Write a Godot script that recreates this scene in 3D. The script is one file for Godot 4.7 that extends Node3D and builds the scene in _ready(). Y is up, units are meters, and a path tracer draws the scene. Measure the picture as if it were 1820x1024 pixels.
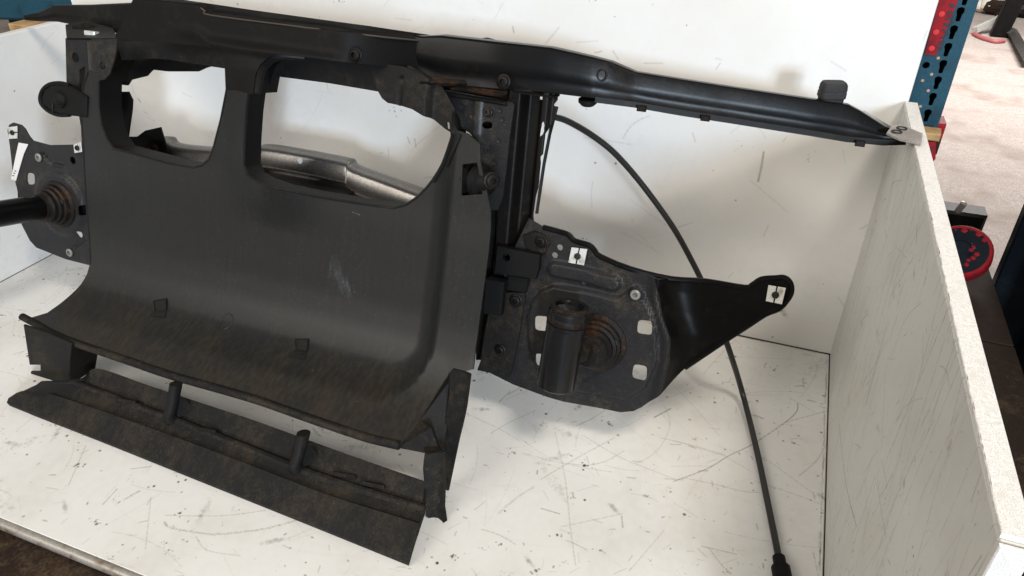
extends Node3D
# A used car front panel standing in a white display box on a rack shelf.
# World: x along the back board, y up, z towards the viewer; the box's inner back left floor corner is the origin.

const LEAN := 0.244979   # the front panel leans back by this angle
const TAB := [.29, .235, .18, .125, .094, .080, .073, .068, .064, .060, .058, .056, .055, .055, .055]
var M := {}
var rng := RandomNumberGenerator.new()
var panel: Node3D

# ---------------------------------------------------------------- nodes
func free_name(parent: Node, called: String) -> String:
	var n := called
	var k := 0
	while parent.has_node(NodePath(n)):
		k += 1
		n = "%s_%03d" % [called, k]
	return n

func part(called: String, mesh: Mesh, m: Material, parent: Node, label := "") -> MeshInstance3D:
	var o := MeshInstance3D.new()
	o.name = free_name(parent, called)
	o.mesh = mesh
	o.material_override = m
	o.cast_shadow = GeometryInstance3D.SHADOW_CASTING_SETTING_ON
	parent.add_child(o, true)
	if label != "":
		o.set_meta("label", label)
	return o

func thing(called: String, label: String, category: String, at := Vector3.ZERO, group := "") -> Node3D:
	var o := Node3D.new()
	o.name = free_name(self, called)
	add_child(o, true)
	o.position = at
	o.set_meta("label", label)
	o.set_meta("category", category)
	if group != "":
		o.set_meta("group", group)
	return o

# ---------------------------------------------------------------- meshes
func finish(t: PackedVector3Array, crease := 38.0, closed := true) -> ArrayMesh:
	if closed:
		var vol := 0.0
		for i in range(0, t.size(), 3):
			vol += t[i].dot(t[i + 1].cross(t[i + 2]))
		if vol > 0.0:
			for i in range(0, t.size(), 3):
				var s := t[i + 1]
				t[i + 1] = t[i + 2]
				t[i + 2] = s
	var keep := PackedVector3Array()
	for i in range(0, t.size(), 3):
		if (t[i + 2] - t[i]).cross(t[i + 1] - t[i]).length() > 1e-12:
			keep.append(t[i]); keep.append(t[i + 1]); keep.append(t[i + 2])
	t = keep
	var n := t.size() / 3
	var fn := PackedVector3Array()
	var un := PackedVector3Array()
	fn.resize(n); un.resize(n)
	var at := {}
	for i in n:
		fn[i] = (t[i * 3 + 2] - t[i * 3]).cross(t[i * 3 + 1] - t[i * 3])
		un[i] = fn[i].normalized()
		for k in 3:
			var key := Vector3i((t[i * 3 + k] * 20000.0).round())
			if at.has(key):
				at[key].append(i)
			else:
				at[key] = [i]
	var cc := cos(deg_to_rad(crease))
	var nn := PackedVector3Array()
	nn.resize(t.size())
	for i in n:
		for k in 3:
			var s := Vector3.ZERO
			for j in at[Vector3i((t[i * 3 + k] * 20000.0).round())]:
				if un[j].dot(un[i]) > cc:
					s += fn[j]
			nn[i * 3 + k] = s.normalized()
	var arr := []
	arr.resize(Mesh.ARRAY_MAX)
	arr[Mesh.ARRAY_VERTEX] = t
	arr[Mesh.ARRAY_NORMAL] = nn
	var mesh := ArrayMesh.new()
	mesh.add_surface_from_arrays(Mesh.PRIMITIVE_TRIANGLES, arr)
	return mesh

func inset(p: PackedVector2Array, by: float) -> PackedVector2Array:
	var out := PackedVector2Array()
	var n := p.size()
	var area := 0.0
	for i in n:
		area += p[i].cross(p[(i + 1) % n])
	var s := 1.0 if area > 0 else -1.0
	for i in n:
		var a := (p[i] - p[(i + n - 1) % n]).normalized()
		var b := (p[(i + 1) % n] - p[i]).normalized()
		var na := Vector2(-a.y, a.x) * s
		var nb := Vector2(-b.y, b.x) * s
		var m := (na + nb).normalized()
		out.append(p[i] + m * by / maxf(0.5, m.dot(na)))
	return out

# a polygon with depth along z, its two faces bevelled
func slab(poly: Array, z0: float, z1: float, bevel := 0.0008) -> PackedVector3Array:
	var p := PackedVector2Array(poly)
	var q := inset(p, bevel)
	var t := PackedVector3Array()
	var tri := Geometry2D.triangulate_polygon(q)
	if tri.is_empty():
		q = p
		tri = Geometry2D.triangulate_polygon(p)
	for i in range(0, tri.size(), 3):
		var a := q[tri[i]]
		var b := q[tri[i + 1]]
		var c := q[tri[i + 2]]
		if (b - a).cross(c - a) < 0:
			var s := b
			b = c
			c = s
		t.append_array([Vector3(a.x, a.y, z1), Vector3(b.x, b.y, z1), Vector3(c.x, c.y, z1)])
		t.append_array([Vector3(a.x, a.y, z0), Vector3(c.x, c.y, z0), Vector3(b.x, b.y, z0)])
	var n := p.size()
	var area := 0.0
	for i in n:
		area += p[i].cross(p[(i + 1) % n])
	var rings := [[q, z0], [p, z0 + bevel], [p, z1 - bevel], [q, z1]]
	for r in 3:
		for i in n:
			var j := (i + 1) % n
			if area < 0:
				j = i
			var k := (i + 1) % n if area < 0 else i
			var a2: Vector2 = rings[r][0][k]
			var b2: Vector2 = rings[r][0][j]
			var c2: Vector2 = rings[r + 1][0][j]
			var d2: Vector2 = rings[r + 1][0][k]
			var A := Vector3(a2.x, a2.y, rings[r][1])
			var B := Vector3(b2.x, b2.y, rings[r][1])
			var C := Vector3(c2.x, c2.y, rings[r + 1][1])
			var D := Vector3(d2.x, d2.y, rings[r + 1][1])
			t.append_array([A, B, C, A, C, D])
	return t

func moved(t: PackedVector3Array, xf: Transform3D) -> PackedVector3Array:
	return xf * t

func block(size: Vector3, at: Vector3, bevel := 0.001, basis := Basis()) -> PackedVector3Array:
	var h := size / 2.0
	var t := slab([Vector2(-h.x, -h.y), Vector2(h.x, -h.y), Vector2(h.x, h.y), Vector2(-h.x, h.y)], -h.z, h.z, bevel)
	return Transform3D(basis, at) * t

func loft(secs: Array, closed := true, caps := true) -> PackedVector3Array:
	var t := PackedVector3Array()
	var m: int = secs[0].size()
	for i in secs.size() - 1:
		for j in (m if closed else m - 1):
			var k := (j + 1) % m
			t.append_array([secs[i][j], secs[i][k], secs[i + 1][k], secs[i][j], secs[i + 1][k], secs[i + 1][j]])
	if caps:
		for e in [0, secs.size() - 1]:
			var c := Vector3.ZERO
			for p in secs[e]:
				c += p
			c /= m
			for j in m:
				var k := (j + 1) % m
				if e == 0:
					t.append_array([c, secs[e][k], secs[e][j]])
				else:
					t.append_array([c, secs[e][j], secs[e][k]])
	return t

# profile of (radius, height) turned round the local y axis of xf
func lathe(profile: Array, segs: int, xf: Transform3D, caps := true) -> PackedVector3Array:
	var secs := []
	for p in profile:
		var ring := []
		for i in segs:
			var a := TAU * i / segs
			ring.append(xf * Vector3(cos(a) * p.x, p.y, sin(a) * p.x))
		secs.append(ring)
	return loft(secs, true, caps)

func axis_frame(at: Vector3, axis: Vector3) -> Transform3D:
	var y := axis.normalized()
	var x := y.cross(Vector3(0.3, 0.2, 0.9)).normalized()
	return Transform3D(Basis(x, y, x.cross(y)), at)

func smooth_path(pts: Array, steps: int) -> Array:
	var out := []
	for i in pts.size() - 1:
		var a: Vector3 = pts[maxi(i - 1, 0)]
		var b: Vector3 = pts[i]
		var c: Vector3 = pts[i + 1]
		var d: Vector3 = pts[mini(i + 2, pts.size() - 1)]
		for s in steps:
			out.append(b.cubic_interpolate(c, a, d, float(s) / steps))
	out.append(pts[pts.size() - 1])
	return out

func tube(pts: Array, r: float, segs := 8) -> PackedVector3Array:
	var secs := []
	var x := Vector3.ZERO
	for i in pts.size():
		var d: Vector3 = (pts[mini(i + 1, pts.size() - 1)] - pts[maxi(i - 1, 0)]).normalized()
		if i == 0:
			x = d.cross(Vector3(0.31, 0.87, 0.4)).normalized()
		x = (x - d * x.dot(d)).normalized()
		var y := d.cross(x)
		var ring := []
		for j in segs:
			var a := TAU * j / segs
			ring.append(pts[i] + (x * cos(a) + y * sin(a)) * r)
		secs.append(ring)
	return loft(secs)

# an outline in 3D given a thickness vector
func plate3(pts: Array, off: Vector3) -> PackedVector3Array:
	var t := PackedVector3Array()
	var n := pts.size()
	for i in range(1, n - 1):
		t.append_array([pts[0], pts[i], pts[i + 1]])
		t.append_array([pts[0] + off, pts[i + 1] + off, pts[i] + off])
	for i in n:
		var j := (i + 1) % n
		t.append_array([pts[j], pts[i], pts[i] + off, pts[j], pts[i] + off, pts[j] + off])
	return t

# a pressed sheet: outline with holes, its front given by hf(p), its back one thickness behind
var _rc := {}
var _hf: Callable
func _rp(p: Vector2) -> Array:
	var key := Vector2i((p * 40000.0).round())
	if not _rc.has(key):
		var e := 0.0012
		var h: float = _hf.call(p)
		var dx: float = (_hf.call(p + Vector2(e, 0)) - _hf.call(p - Vector2(e, 0))) / (2.0 * e)
		var dy: float = (_hf.call(p + Vector2(0, e)) - _hf.call(p - Vector2(0, e))) / (2.0 * e)
		_rc[key] = [Vector3(p.x, p.y, h), Vector3(-dx, -dy, 1).normalized()]
	return _rc[key]

func relief(outline: Array, holes: Array, thick: float, cell: float, hf: Callable, uvr := Rect2(-.45, -.05, .9, .6)) -> ArrayMesh:
	_rc = {}
	_hf = hf
	var po := PackedVector2Array(outline)
	var ph := []
	for h in holes:
		ph.append(PackedVector2Array(h))
	var lo := po[0]
	var hi := po[0]
	for p in po:
		lo = lo.min(p)
		hi = hi.max(p)
	lo -= Vector2(cell * .37, cell * .41)
	var nx := int(ceil((hi.x - lo.x) / cell))
	var ny := int(ceil((hi.y - lo.y) / cell))
	var mark := {}
	for loop in [po] + ph:
		var n: int = loop.size()
		for i in n:
			var a: Vector2 = loop[i]
			var b: Vector2 = loop[(i + 1) % n]
			var steps := int(ceil(a.distance_to(b) / (cell * .12))) + 1
			for s in steps + 1:
				mark[Vector2i(((a.lerp(b, float(s) / steps) - lo) / cell).floor())] = true
	var vs := PackedVector3Array()
	var ns := PackedVector3Array()
	var us := PackedVector2Array()
	var tri2 := PackedVector2Array()
	for iy in ny:
		for ix in nx:
			var c0 := lo + Vector2(ix, iy) * cell
			var c1 := c0 + Vector2(cell, 0)
			var c2 := c0 + Vector2(cell, cell)
			var c3 := c0 + Vector2(0, cell)
			if mark.has(Vector2i(ix, iy)):
				var pieces := Geometry2D.intersect_polygons(PackedVector2Array([c0, c1, c2, c3]), po)
				for h in ph:
					var nextp: Array[PackedVector2Array] = []
					for q in pieces:
						for r in Geometry2D.clip_polygons(q, h):
							if not Geometry2D.is_polygon_clockwise(r):
								nextp.append(r)
					pieces = nextp
				for q in pieces:
					var ti := Geometry2D.triangulate_polygon(q)
					for k in ti:
						tri2.append(q[k])
			else:
				var mid := (c0 + c2) / 2.0
				var ok := Geometry2D.is_point_in_polygon(mid, po)
				for h in ph:
					if ok and Geometry2D.is_point_in_polygon(mid, h):
						ok = false
				if ok:
					tri2.append_array([c0, c1, c2, c0, c2, c3])
	for i in range(0, tri2.size(), 3):
		var a := tri2[i]
		var b := tri2[i + 1]
		var c := tri2[i + 2]
		if (b - a).cross(c - a) > 0:      # clockwise seen from the front
			var s := b
			b = c
			c = s
		for p in [a, b, c]:
			var q := _rp(p)
			vs.append(q[0]); ns.append(q[1]); us.append(Vector2((p.x - uvr.position.x) / uvr.size.x, 1.0 - (p.y - uvr.position.y) / uvr.size.y))
		for p in [a, c, b]:
			var q := _rp(p)
			vs.append(q[0] - q[1] * thick); ns.append(-q[1]); us.append(Vector2((p.x - uvr.position.x) / uvr.size.x, 1.0 - (p.y - uvr.position.y) / uvr.size.y))
	for loop in [po] + ph:
		var n: int = loop.size()
		for i in n:
			var a: Vector2 = loop[i]
			var b: Vector2 = loop[(i + 1) % n]
			var steps := int(ceil(a.distance_to(b) / cell))
			var d := (b - a).normalized()
			var side := Vector2(d.y, -d.x)
			var midp := (a + b) / 2.0 + side * .0004
			var inside := Geometry2D.is_point_in_polygon(midp, po)
			for h in ph:
				if Geometry2D.is_point_in_polygon(midp, h):
					inside = false
			if inside:
				side = -side
			for s in steps:
				var q0 := _rp(a.lerp(b, float(s) / steps))
				var q1 := _rp(a.lerp(b, float(s + 1) / steps))
				var A: Vector3 = q0[0]
				var B: Vector3 = q1[0]
				var C: Vector3 = q1[0] - q1[1] * thick
				var D: Vector3 = q0[0] - q0[1] * thick
				var nn := Vector3(side.x, side.y, 0)
				var quad := [A, B, C, A, C, D]
				if (C - A).cross(B - A).dot(nn) < 0:
					quad = [A, C, B, A, D, C]
				for v in quad:
					vs.append(v); ns.append(nn); us.append(Vector2((v.x - uvr.position.x) / uvr.size.x, 1.0 - (v.y - uvr.position.y) / uvr.size.y))
	var arr := []
	arr.resize(Mesh.ARRAY_MAX)
	arr[Mesh.ARRAY_VERTEX] = vs
	arr[Mesh.ARRAY_NORMAL] = ns
	arr[Mesh.ARRAY_TEX_UV] = us
	var mesh := ArrayMesh.new()
	mesh.add_surface_from_arrays(Mesh.PRIMITIVE_TRIANGLES, arr)
	return mesh

func disc_poly(at: Vector2, r: float, n := 14) -> Array:
	var out := []
	for i in n:
		out.append(at + Vector2.from_angle(TAU * i / n) * r)
	return out

# rounded quadrilateral
func soft_poly(q: Array, cut := 0.25) -> Array:
	var out := []
	var n := q.size()
	for i in n:
		var p: Vector2 = q[i]
		var a: Vector2 = q[(i + n - 1) % n]
		var b: Vector2 = q[(i + 1) % n]
		var s := p.lerp(a, cut)
		var e := p.lerp(b, cut)
		for k in 4:
			var t := k / 3.0
			out.append(s.lerp(p, t).lerp(p.lerp(e, t), t))
	return out

func seg_dist(p: Vector2, a: Vector2, b: Vector2) -> float:
	var t := clampf((p - a).dot(b - a) / (b - a).length_squared(), 0, 1)
	return p.distance_to(a.lerp(b, t))

func path_dist(p: Vector2, pts: Array) -> float:
	var d := 9.0
	for i in pts.size() - 1:
		d = minf(d, seg_dist(p, pts[i], pts[i + 1]))
	return d

func lin_at(pts: Array, x: float) -> float:
	if x <= pts[0].x:
		return pts[0].y
	for i in pts.size() - 1:
		if x <= pts[i + 1].x:
			return lerpf(pts[i].y, pts[i + 1].y, (x - pts[i].x) / (pts[i + 1].x - pts[i].x))
	return pts[pts.size() - 1].y

# ---------------------------------------------------------------- textures
func noise(f: float, sd: int, oct := 4) -> FastNoiseLite:
	var n := FastNoiseLite.new()
	n.noise_type = FastNoiseLite.TYPE_SIMPLEX_SMOOTH
	n.frequency = f
	n.seed = sd
	n.fractal_octaves = oct
	return n

func tile(f: float, sd: int, size: int, oct := 4) -> PackedByteArray:
	var im := noise(f, sd, oct).get_seamless_image(size, size)
	im.convert(Image.FORMAT_L8)
	return im.get_data()

func sm(a: float, b: float, x: float) -> float:
	var t := clampf((x - a) / (b - a), 0, 1)
	return t * t * (3 - 2 * t)

# colours here are plain sRGB; patches of `over` lie on `base` where the coarse noise is high, specks of `speck` on top
func worn(base: Color, over: Color, amount: float, speck: Color, specks: float, sd: int, size := 512) -> ImageTexture:
	var a := tile(.006, sd, size)
	var b := tile(.05, sd + 1, size, 3)
	var c := tile(.22, sd + 2, size, 2)
	var data := PackedByteArray()
	data.resize(size * size * 3)
	for i in size * size:
		var na := a[i] / 255.0
		var nb := b[i] / 255.0
		var nc := c[i] / 255.0
		var k := sm(1.0 - amount, 1.35 - amount, na * .62 + nb * .3 + nc * .22)
		var col := base.lerp(over, k)
		col = col * (0.82 + 0.36 * nc * (.6 + .8 * nb))
		if nc > 1.0 - specks and nb > .5:
			col = col.lerp(speck, .7)
		data[i * 3] = clampi(int(col.r * 255), 0, 255)
		data[i * 3 + 1] = clampi(int(col.g * 255), 0, 255)
		data[i * 3 + 2] = clampi(int(col.b * 255), 0, 255)
	return ImageTexture.create_from_image(Image.create_from_data(size, size, false, Image.FORMAT_RGB8, data))

func grey_tex(f: float, sd: int, lo: float, hi: float, size := 512) -> ImageTexture:
	var a := tile(f, sd, size)
	var b := tile(f * 9.0, sd + 5, size, 2)
	var data := PackedByteArray()
	data.resize(size * size)
	for i in size * size:
		data[i] = clampi(int(255.0 * lerpf(lo, hi, a[i] / 255.0 * .65 + b[i] / 255.0 * .35)), 0, 255)
	return ImageTexture.create_from_image(Image.create_from_data(size, size, false, Image.FORMAT_L8, data))

func surf(called: String, tex: Texture2D, rough: float, metal := 0.0, scale := 3.0, bump: Texture2D = null, bump_cm := 0.05) -> StandardMaterial3D:
	var m := StandardMaterial3D.new()
	m.resource_name = called
	m.albedo_texture = tex
	m.roughness = rough
	m.metallic = metal
	m.uv1_triplanar = true
	m.metallic_specular = .5 if metal > 0 or rough < .3 else .27
	m.uv1_scale = Vector3.ONE * scale
	m.uv1_triplanar_sharpness = 4.0
	if bump:
		m.heightmap_enabled = true
		m.heightmap_texture = bump
		m.heightmap_scale = bump_cm
	return m

func plain(called: String, col: Color, rough: float, metal := 0.0) -> StandardMaterial3D:
	var m := StandardMaterial3D.new()
	m.resource_name = called
	m.albedo_color = col
	m.roughness = rough
	m.metallic = metal
	return m

# ---- a painted board: pen strokes of dirt on an image, positions in metres
class Board:
	var im: Image
	var w: int
	var h: int
	var sx: float
	var sy: float
	var o: Vector2
	var size: Vector2
	func px(p: Vector2) -> Vector2:      # (a, b) in metres, b counted upwards in the picture
		return Vector2((p.x - o.x) / size.x * w, (1.0 - (p.y - o.y) / size.y) * h)
	func dot(c: Vector2, r: float, col: Color, a: float) -> void:
		for y in range(int(c.y - r - 1), int(c.y + r + 2)):
			for x in range(int(c.x - r - 1), int(c.x + r + 2)):
				if x < 0 or y < 0 or x >= w or y >= h:
					continue
				var k := clampf(r + .5 - Vector2(x + .5, y + .5).distance_to(c), 0, 1) * a
				if k > 0:
					im.set_pixel(x, y, im.get_pixel(x, y).lerp(col, k))
	func stroke(pts: Array, r: float, col: Color, a: float, rg: RandomNumberGenerator) -> void:
		var ph := rg.randf() * 9.0
		for i in pts.size() - 1:
			var p := px(pts[i])
			var q := px(pts[i + 1])
			var n := int(ceil(p.distance_to(q) / .8)) + 1
			for s in n:
				var t := float(s) / n
				var k := .55 + .45 * sin(ph + (i + t) * 5.0) * sin(ph * 3.1 + (i + t) * 11.0)
				if r > 1.0:
					for e in 2:
						dot(p.lerp(q, t) + Vector2(rg.randfn(0, r * .8), rg.randfn(0, r * .8)), .35 + r * .3 * rg.randf(), col, a * k * rg.randf())
				else:
					dot(p.lerp(q, t), r * (.8 + .4 * rg.randf()), col, a * k * (.6 + .2 * rg.randf()))

func spline2(pts: Array, steps := 10) -> Array:
	var out := []
	for i in pts.size() - 1:
		var a: Vector2 = pts[maxi(i - 1, 0)]
		var d: Vector2 = pts[mini(i + 2, pts.size() - 1)]
		for s in steps:
			out.append(pts[i].cubic_interpolate(pts[i + 1], a, d, float(s) / steps))
	out.append(pts[pts.size() - 1])
	return out

func make_board(w: int, h: int, o: Vector2, size: Vector2, base: Color, tint: Color, sd: int, amount: float) -> Board:
	var b := Board.new()
	b.w = w
	b.h = h
	b.o = o
	b.size = size
	var n1 := noise(.004, sd, 5).get_image(w, h)
	var n2 := noise(.05, sd + 1, 4).get_image(w, h)
	n1.convert(Image.FORMAT_L8)
	n2.convert(Image.FORMAT_L8)
	var d1 := n1.get_data()
	var d2 := n2.get_data()
	var data := PackedByteArray()
	data.resize(w * h * 3)
	for i in w * h:
		var k := sm(.35, .95, d1[i] / 255.0 * .6 + d2[i] / 255.0 * .4) * amount
		var g := 1.0 + (d2[i] / 255.0 - .5) * .035
		data[i * 3] = clampi(int(lerpf(base.r, tint.r, k) * g * 255), 0, 255)
		data[i * 3 + 1] = clampi(int(lerpf(base.g, tint.g, k) * g * 255), 0, 255)
		data[i * 3 + 2] = clampi(int(lerpf(base.b, tint.b, k) * g * 255), 0, 255)
	b.im = Image.create_from_data(w, h, false, Image.FORMAT_RGB8, data)
	return b

func scuffs(b: Board, count: int, len0: float, len1: float, dir: float, spread: float, a0: float, a1: float) -> void:
	for i in count:
		var p := b.o + Vector2(rng.randf() * b.size.x, rng.randf() * b.size.y)
		var ang := dir + rng.randfn(0, spread)
		var l := len0 + (len1 - len0) * pow(rng.randf(), 2.5)
		var bend := rng.randfn(0, .35 if spread > .4 else .08)
		var pts := [p]
		for s in 8:
			ang += bend / 8.0
			p += Vector2.from_angle(ang) * l / 8.0
			pts.append(p)
		var g := rng.randf()
		b.stroke(pts, .35 + .45 * rng.randf(), Color(.30, .25, .20).lerp(Color(.42, .38, .34), g), lerpf(a0, a1, rng.randf()), rng)

# soft-edged smears of handled dirt, each a cloud of small dabs
func grime(b: Board, count: int) -> void:
	for i in count:
		var c := Vector2(rng.randf() * b.w, rng.randf() * b.h)
		var ang := rng.randf() * TAU
		var l := 5.0 + 26.0 * pow(rng.randf(), 2)
		var n := int(20 + l * 3.0)
		var col := Color(.36, .30, .24).lerp(Color(.22, .2, .19), rng.randf())
		for k in n:
			var d := Vector2(rng.randfn(0, l), rng.randfn(0, l * .22)).rotated(ang)
			b.dot(c + d, .8 + 2.4 * rng.randf(), col, .015 + .05 * rng.randf())

func specks(b: Board, count: int, rmax: float) -> void:
	for i in count:
		var p := Vector2(rng.randf() * b.w, rng.randf() * b.h)
		var col := Color(.12, .10, .08).lerp(Color(.42, .26, .14), rng.randf() * .8)
		var r := .4 + rmax * pow(rng.randf(), 4)
		b.dot(p, r, col, .35 + .6 * rng.randf())
		if rng.randf() < .3:
			for k in 4:
				b.dot(p + Vector2(rng.randfn(0, 6), rng.randfn(0, 4)), r * .6, col, .5)

func board_mat(called: String, b: Board, rough: float) -> StandardMaterial3D:
	var m := StandardMaterial3D.new()
	m.resource_name = called
	m.albedo_texture = ImageTexture.create_from_image(b.im)
	m.roughness = rough
	m.heightmap_enabled = true
	m.heightmap_texture = M.fine_bump
	m.heightmap_scale = .002
	return m

# a board of the box: a bevelled panel whose big face carries uv 0..1
func board_mesh(origin: Vector3, ax: Vector3, ay: Vector3, size: Vector2, thick: float) -> ArrayMesh:
	# the shown face spans origin + ax*size.x, ay*size.y; the board reaches `thick` behind it
	var n := ax.cross(ay)
	var st := SurfaceTool.new()
	st.begin(Mesh.PRIMITIVE_TRIANGLES)
	var e := .0012
	var f := [Vector2(e, e), Vector2(size.x - e, e), Vector2(size.x - e, size.y - e), Vector2(e, size.y - e)]
	var g := [Vector2(0, 0), Vector2(size.x, 0), Vector2(size.x, size.y), Vector2(0, size.y)]
	var at := func(q: Vector2, d: float) -> Vector3: return origin + ax * q.x + ay * q.y - n * d
	var quad := func(a: Array, nn: Vector3) -> void:
		for k in [0, 2, 1, 0, 3, 2]:
			st.set_normal(nn)
			st.set_uv(Vector2(a[k][0].x / size.x, 1.0 - a[k][0].y / size.y))
			st.add_vertex(at.call(a[k][0], a[k][1]))
	quad.call([[f[0], 0.0], [f[1], 0.0], [f[2], 0.0], [f[3], 0.0]], n)
	quad.call([[g[3], thick], [g[2], thick], [g[1], thick], [g[0], thick]], -n)
	for i in 4:
		var j := (i + 1) % 4
		var out: Vector3 = [-ay, ax, ay, -ax][i]
		quad.call([[g[i], e], [g[j], e], [f[j], 0.0], [f[i], 0.0]], (out + n).normalized())
		quad.call([[g[i], thick], [g[j], thick], [g[j], e], [g[i], e]], out)
	return st.commit()

# ---------------------------------------------------------------- the moulded duct's surface
func duct(p: Vector2) -> float:
	var f := clampf((p.y + .04) / .04, 0, TAB.size() - 1.0001)
	var i := int(f)
	var t := f - i
	var m := TAB.size() - 1
	var a: float = TAB[clampi(i - 1, 0, m)]
	var b: float = TAB[i]
	var c: float = TAB[clampi(i + 1, 0, m)]
	var d: float = TAB[clampi(i + 2, 0, m)]
	var w := b + .5 * t * (c - a + t * (2 * a - 5 * b + 4 * c - d + t * (3 * (b - c) + d - a)))
	w += .03 * exp(-pow((p.x + .01) / .055, 2)) * sm(.24, .36, p.y)
	var qx := p.x + .04 - .24
	var qy := .135 - p.y
	var sd := Vector2(maxf(qx, 0), maxf(qy, 0)).length() + minf(maxf(qx, qy), 0) - .06
	w += .010 - .022 * (1.0 - pow(clampf((sd + .028) / .034, 0, 1), 1.7))
	return w

func bolt(parent: Node, at: Vector3, r: float, m: Material, called := "bolt", axis := Vector3(0, 0, 1)) -> void:
	var b := part(called, finish(lathe([Vector2(r * 1.25, 0), Vector2(r * 1.25, .0012), Vector2(r * 1.05, .002), Vector2(r * .95, .002), Vector2(r * .9, .0045), Vector2(r * .7, .0055), Vector2(r * .45, .0055), Vector2(r * .4, .002), Vector2(r * .05, .002)], 16, axis_frame(at, axis))), m, parent)
	b.set_meta("label", "")
	b.remove_meta("label")

func clip(parent: Node, q: Array, z: float) -> void:
	# a folded bright spring nut: two leaves with a slot between and a hole in the middle
	var a: Vector2 = q[0]
	var b: Vector2 = q[1]
	var c: Vector2 = q[2]
	var d: Vector2 = q[3]
	var o := part("spring_nut", finish(slab([a, a.lerp(b, .46), d.lerp(c, .46), d], z, z + .0016, .0004)), M.zinc, parent)
	part("leaf", finish(slab([a.lerp(b, .54), b, c, d.lerp(c, .54)], z, z + .0016, .0004)), M.zinc, o)
	var mid := (a + b + c + d) / 4.0
	part("thread", finish(lathe([Vector2(.0045, 0), Vector2(.0042, .0026), Vector2(.0028, .0028), Vector2(.0024, .001), Vector2(.0002, .001)], 12, axis_frame(Vector3(mid.x, mid.y, z + .001), Vector3(0, 0, 1)))), M.dark_hole, o)

func local(p: Vector3) -> Vector3:
	return panel.transform.affine_inverse() * p
#INCLUDE

# ================================================================ scene
func _ready() -> void:
	rng.seed = 71
	var cam := Camera3D.new()
	cam.name = "camera"
	add_child(cam)
	cam.position = Vector3(1.3531, 0.7400, 1.0899)
	cam.rotation_degrees = Vector3(-32.324, 21.194, 0)
	cam.fov = 43.357
	cam.near = .02
	cam.far = 60.0
	cam.current = true
	var env := Environment.new()
	env.background_mode = Environment.BG_COLOR
	env.background_color = Color(.80, .785, .755)
	env.background_energy_multiplier = 0.5
	env.tonemap_mode = Environment.TONE_MAPPER_LINEAR
	env.tonemap_exposure = 1.0
	env.sdfgi_enabled = true
	env.ssao_enabled = true
	env.ssil_enabled = true
	var we := WorldEnvironment.new()
	we.name = "surroundings"
	we.environment = env
	add_child(we)
	# unseen sources front right, overhead and over the aisle, plus an added front left fill
	area("unseen_front_daylight", Vector3(3.3, 1.22, 4.4), Vector3(1.1, .25, 0), Vector2(.62, .55), Color(.80, .90, 1.0), 15.5)  # out of view, cool light on the back board from front right
	area("unseen_side_lamp", Vector3(2.85, 1.32, 3.7), Vector3(1.1, .2, 0), Vector2(.16, .16), Color(1.0, .95, .88), 2.6)  # out of view, small source for the sharper shadow edge on the back board
	area("unseen_overhead_lamp", Vector3(2.15, 2.7, 1.45), Vector3(.75, 0, .35), Vector2(.5, .5), Color(1.0, .965, .915), 4.4)  # out of view overhead, lights the floor and the board tops
	area("added_front_fill", Vector3(-.7, 2.6, 3.5), Vector3(.9, .1, .2), Vector2(2.6, 2.0), Color(1.0, .97, .93), 9.6)  # added fill with no known source, lifts the shaded boards
	area("unseen_aisle_light", Vector3(2.9, 1.9, -5.0), Vector3(2.6, -.8, -4.9), Vector2(1.8, 1.8), Color(1.0, .98, .97), 22.0)  # out of view, placed to brighten the pale floor behind the rack
	materials()
	setting()
	box()
	front_panel()
	rack_and_clutter()

func area(called: String, at: Vector3, to: Vector3, size: Vector2, col: Color, energy: float) -> void:
	var l := AreaLight3D.new()
	l.name = called
	add_child(l)
	l.look_at_from_position(at, to, Vector3.UP if absf((to - at).normalized().y) < .95 else Vector3.BACK)
	l.area_size = size
	l.light_color = col
	l.light_energy = energy
	l.area_range = 30.0
	l.area_attenuation = 2.0
	l.shadow_enabled = true

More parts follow.
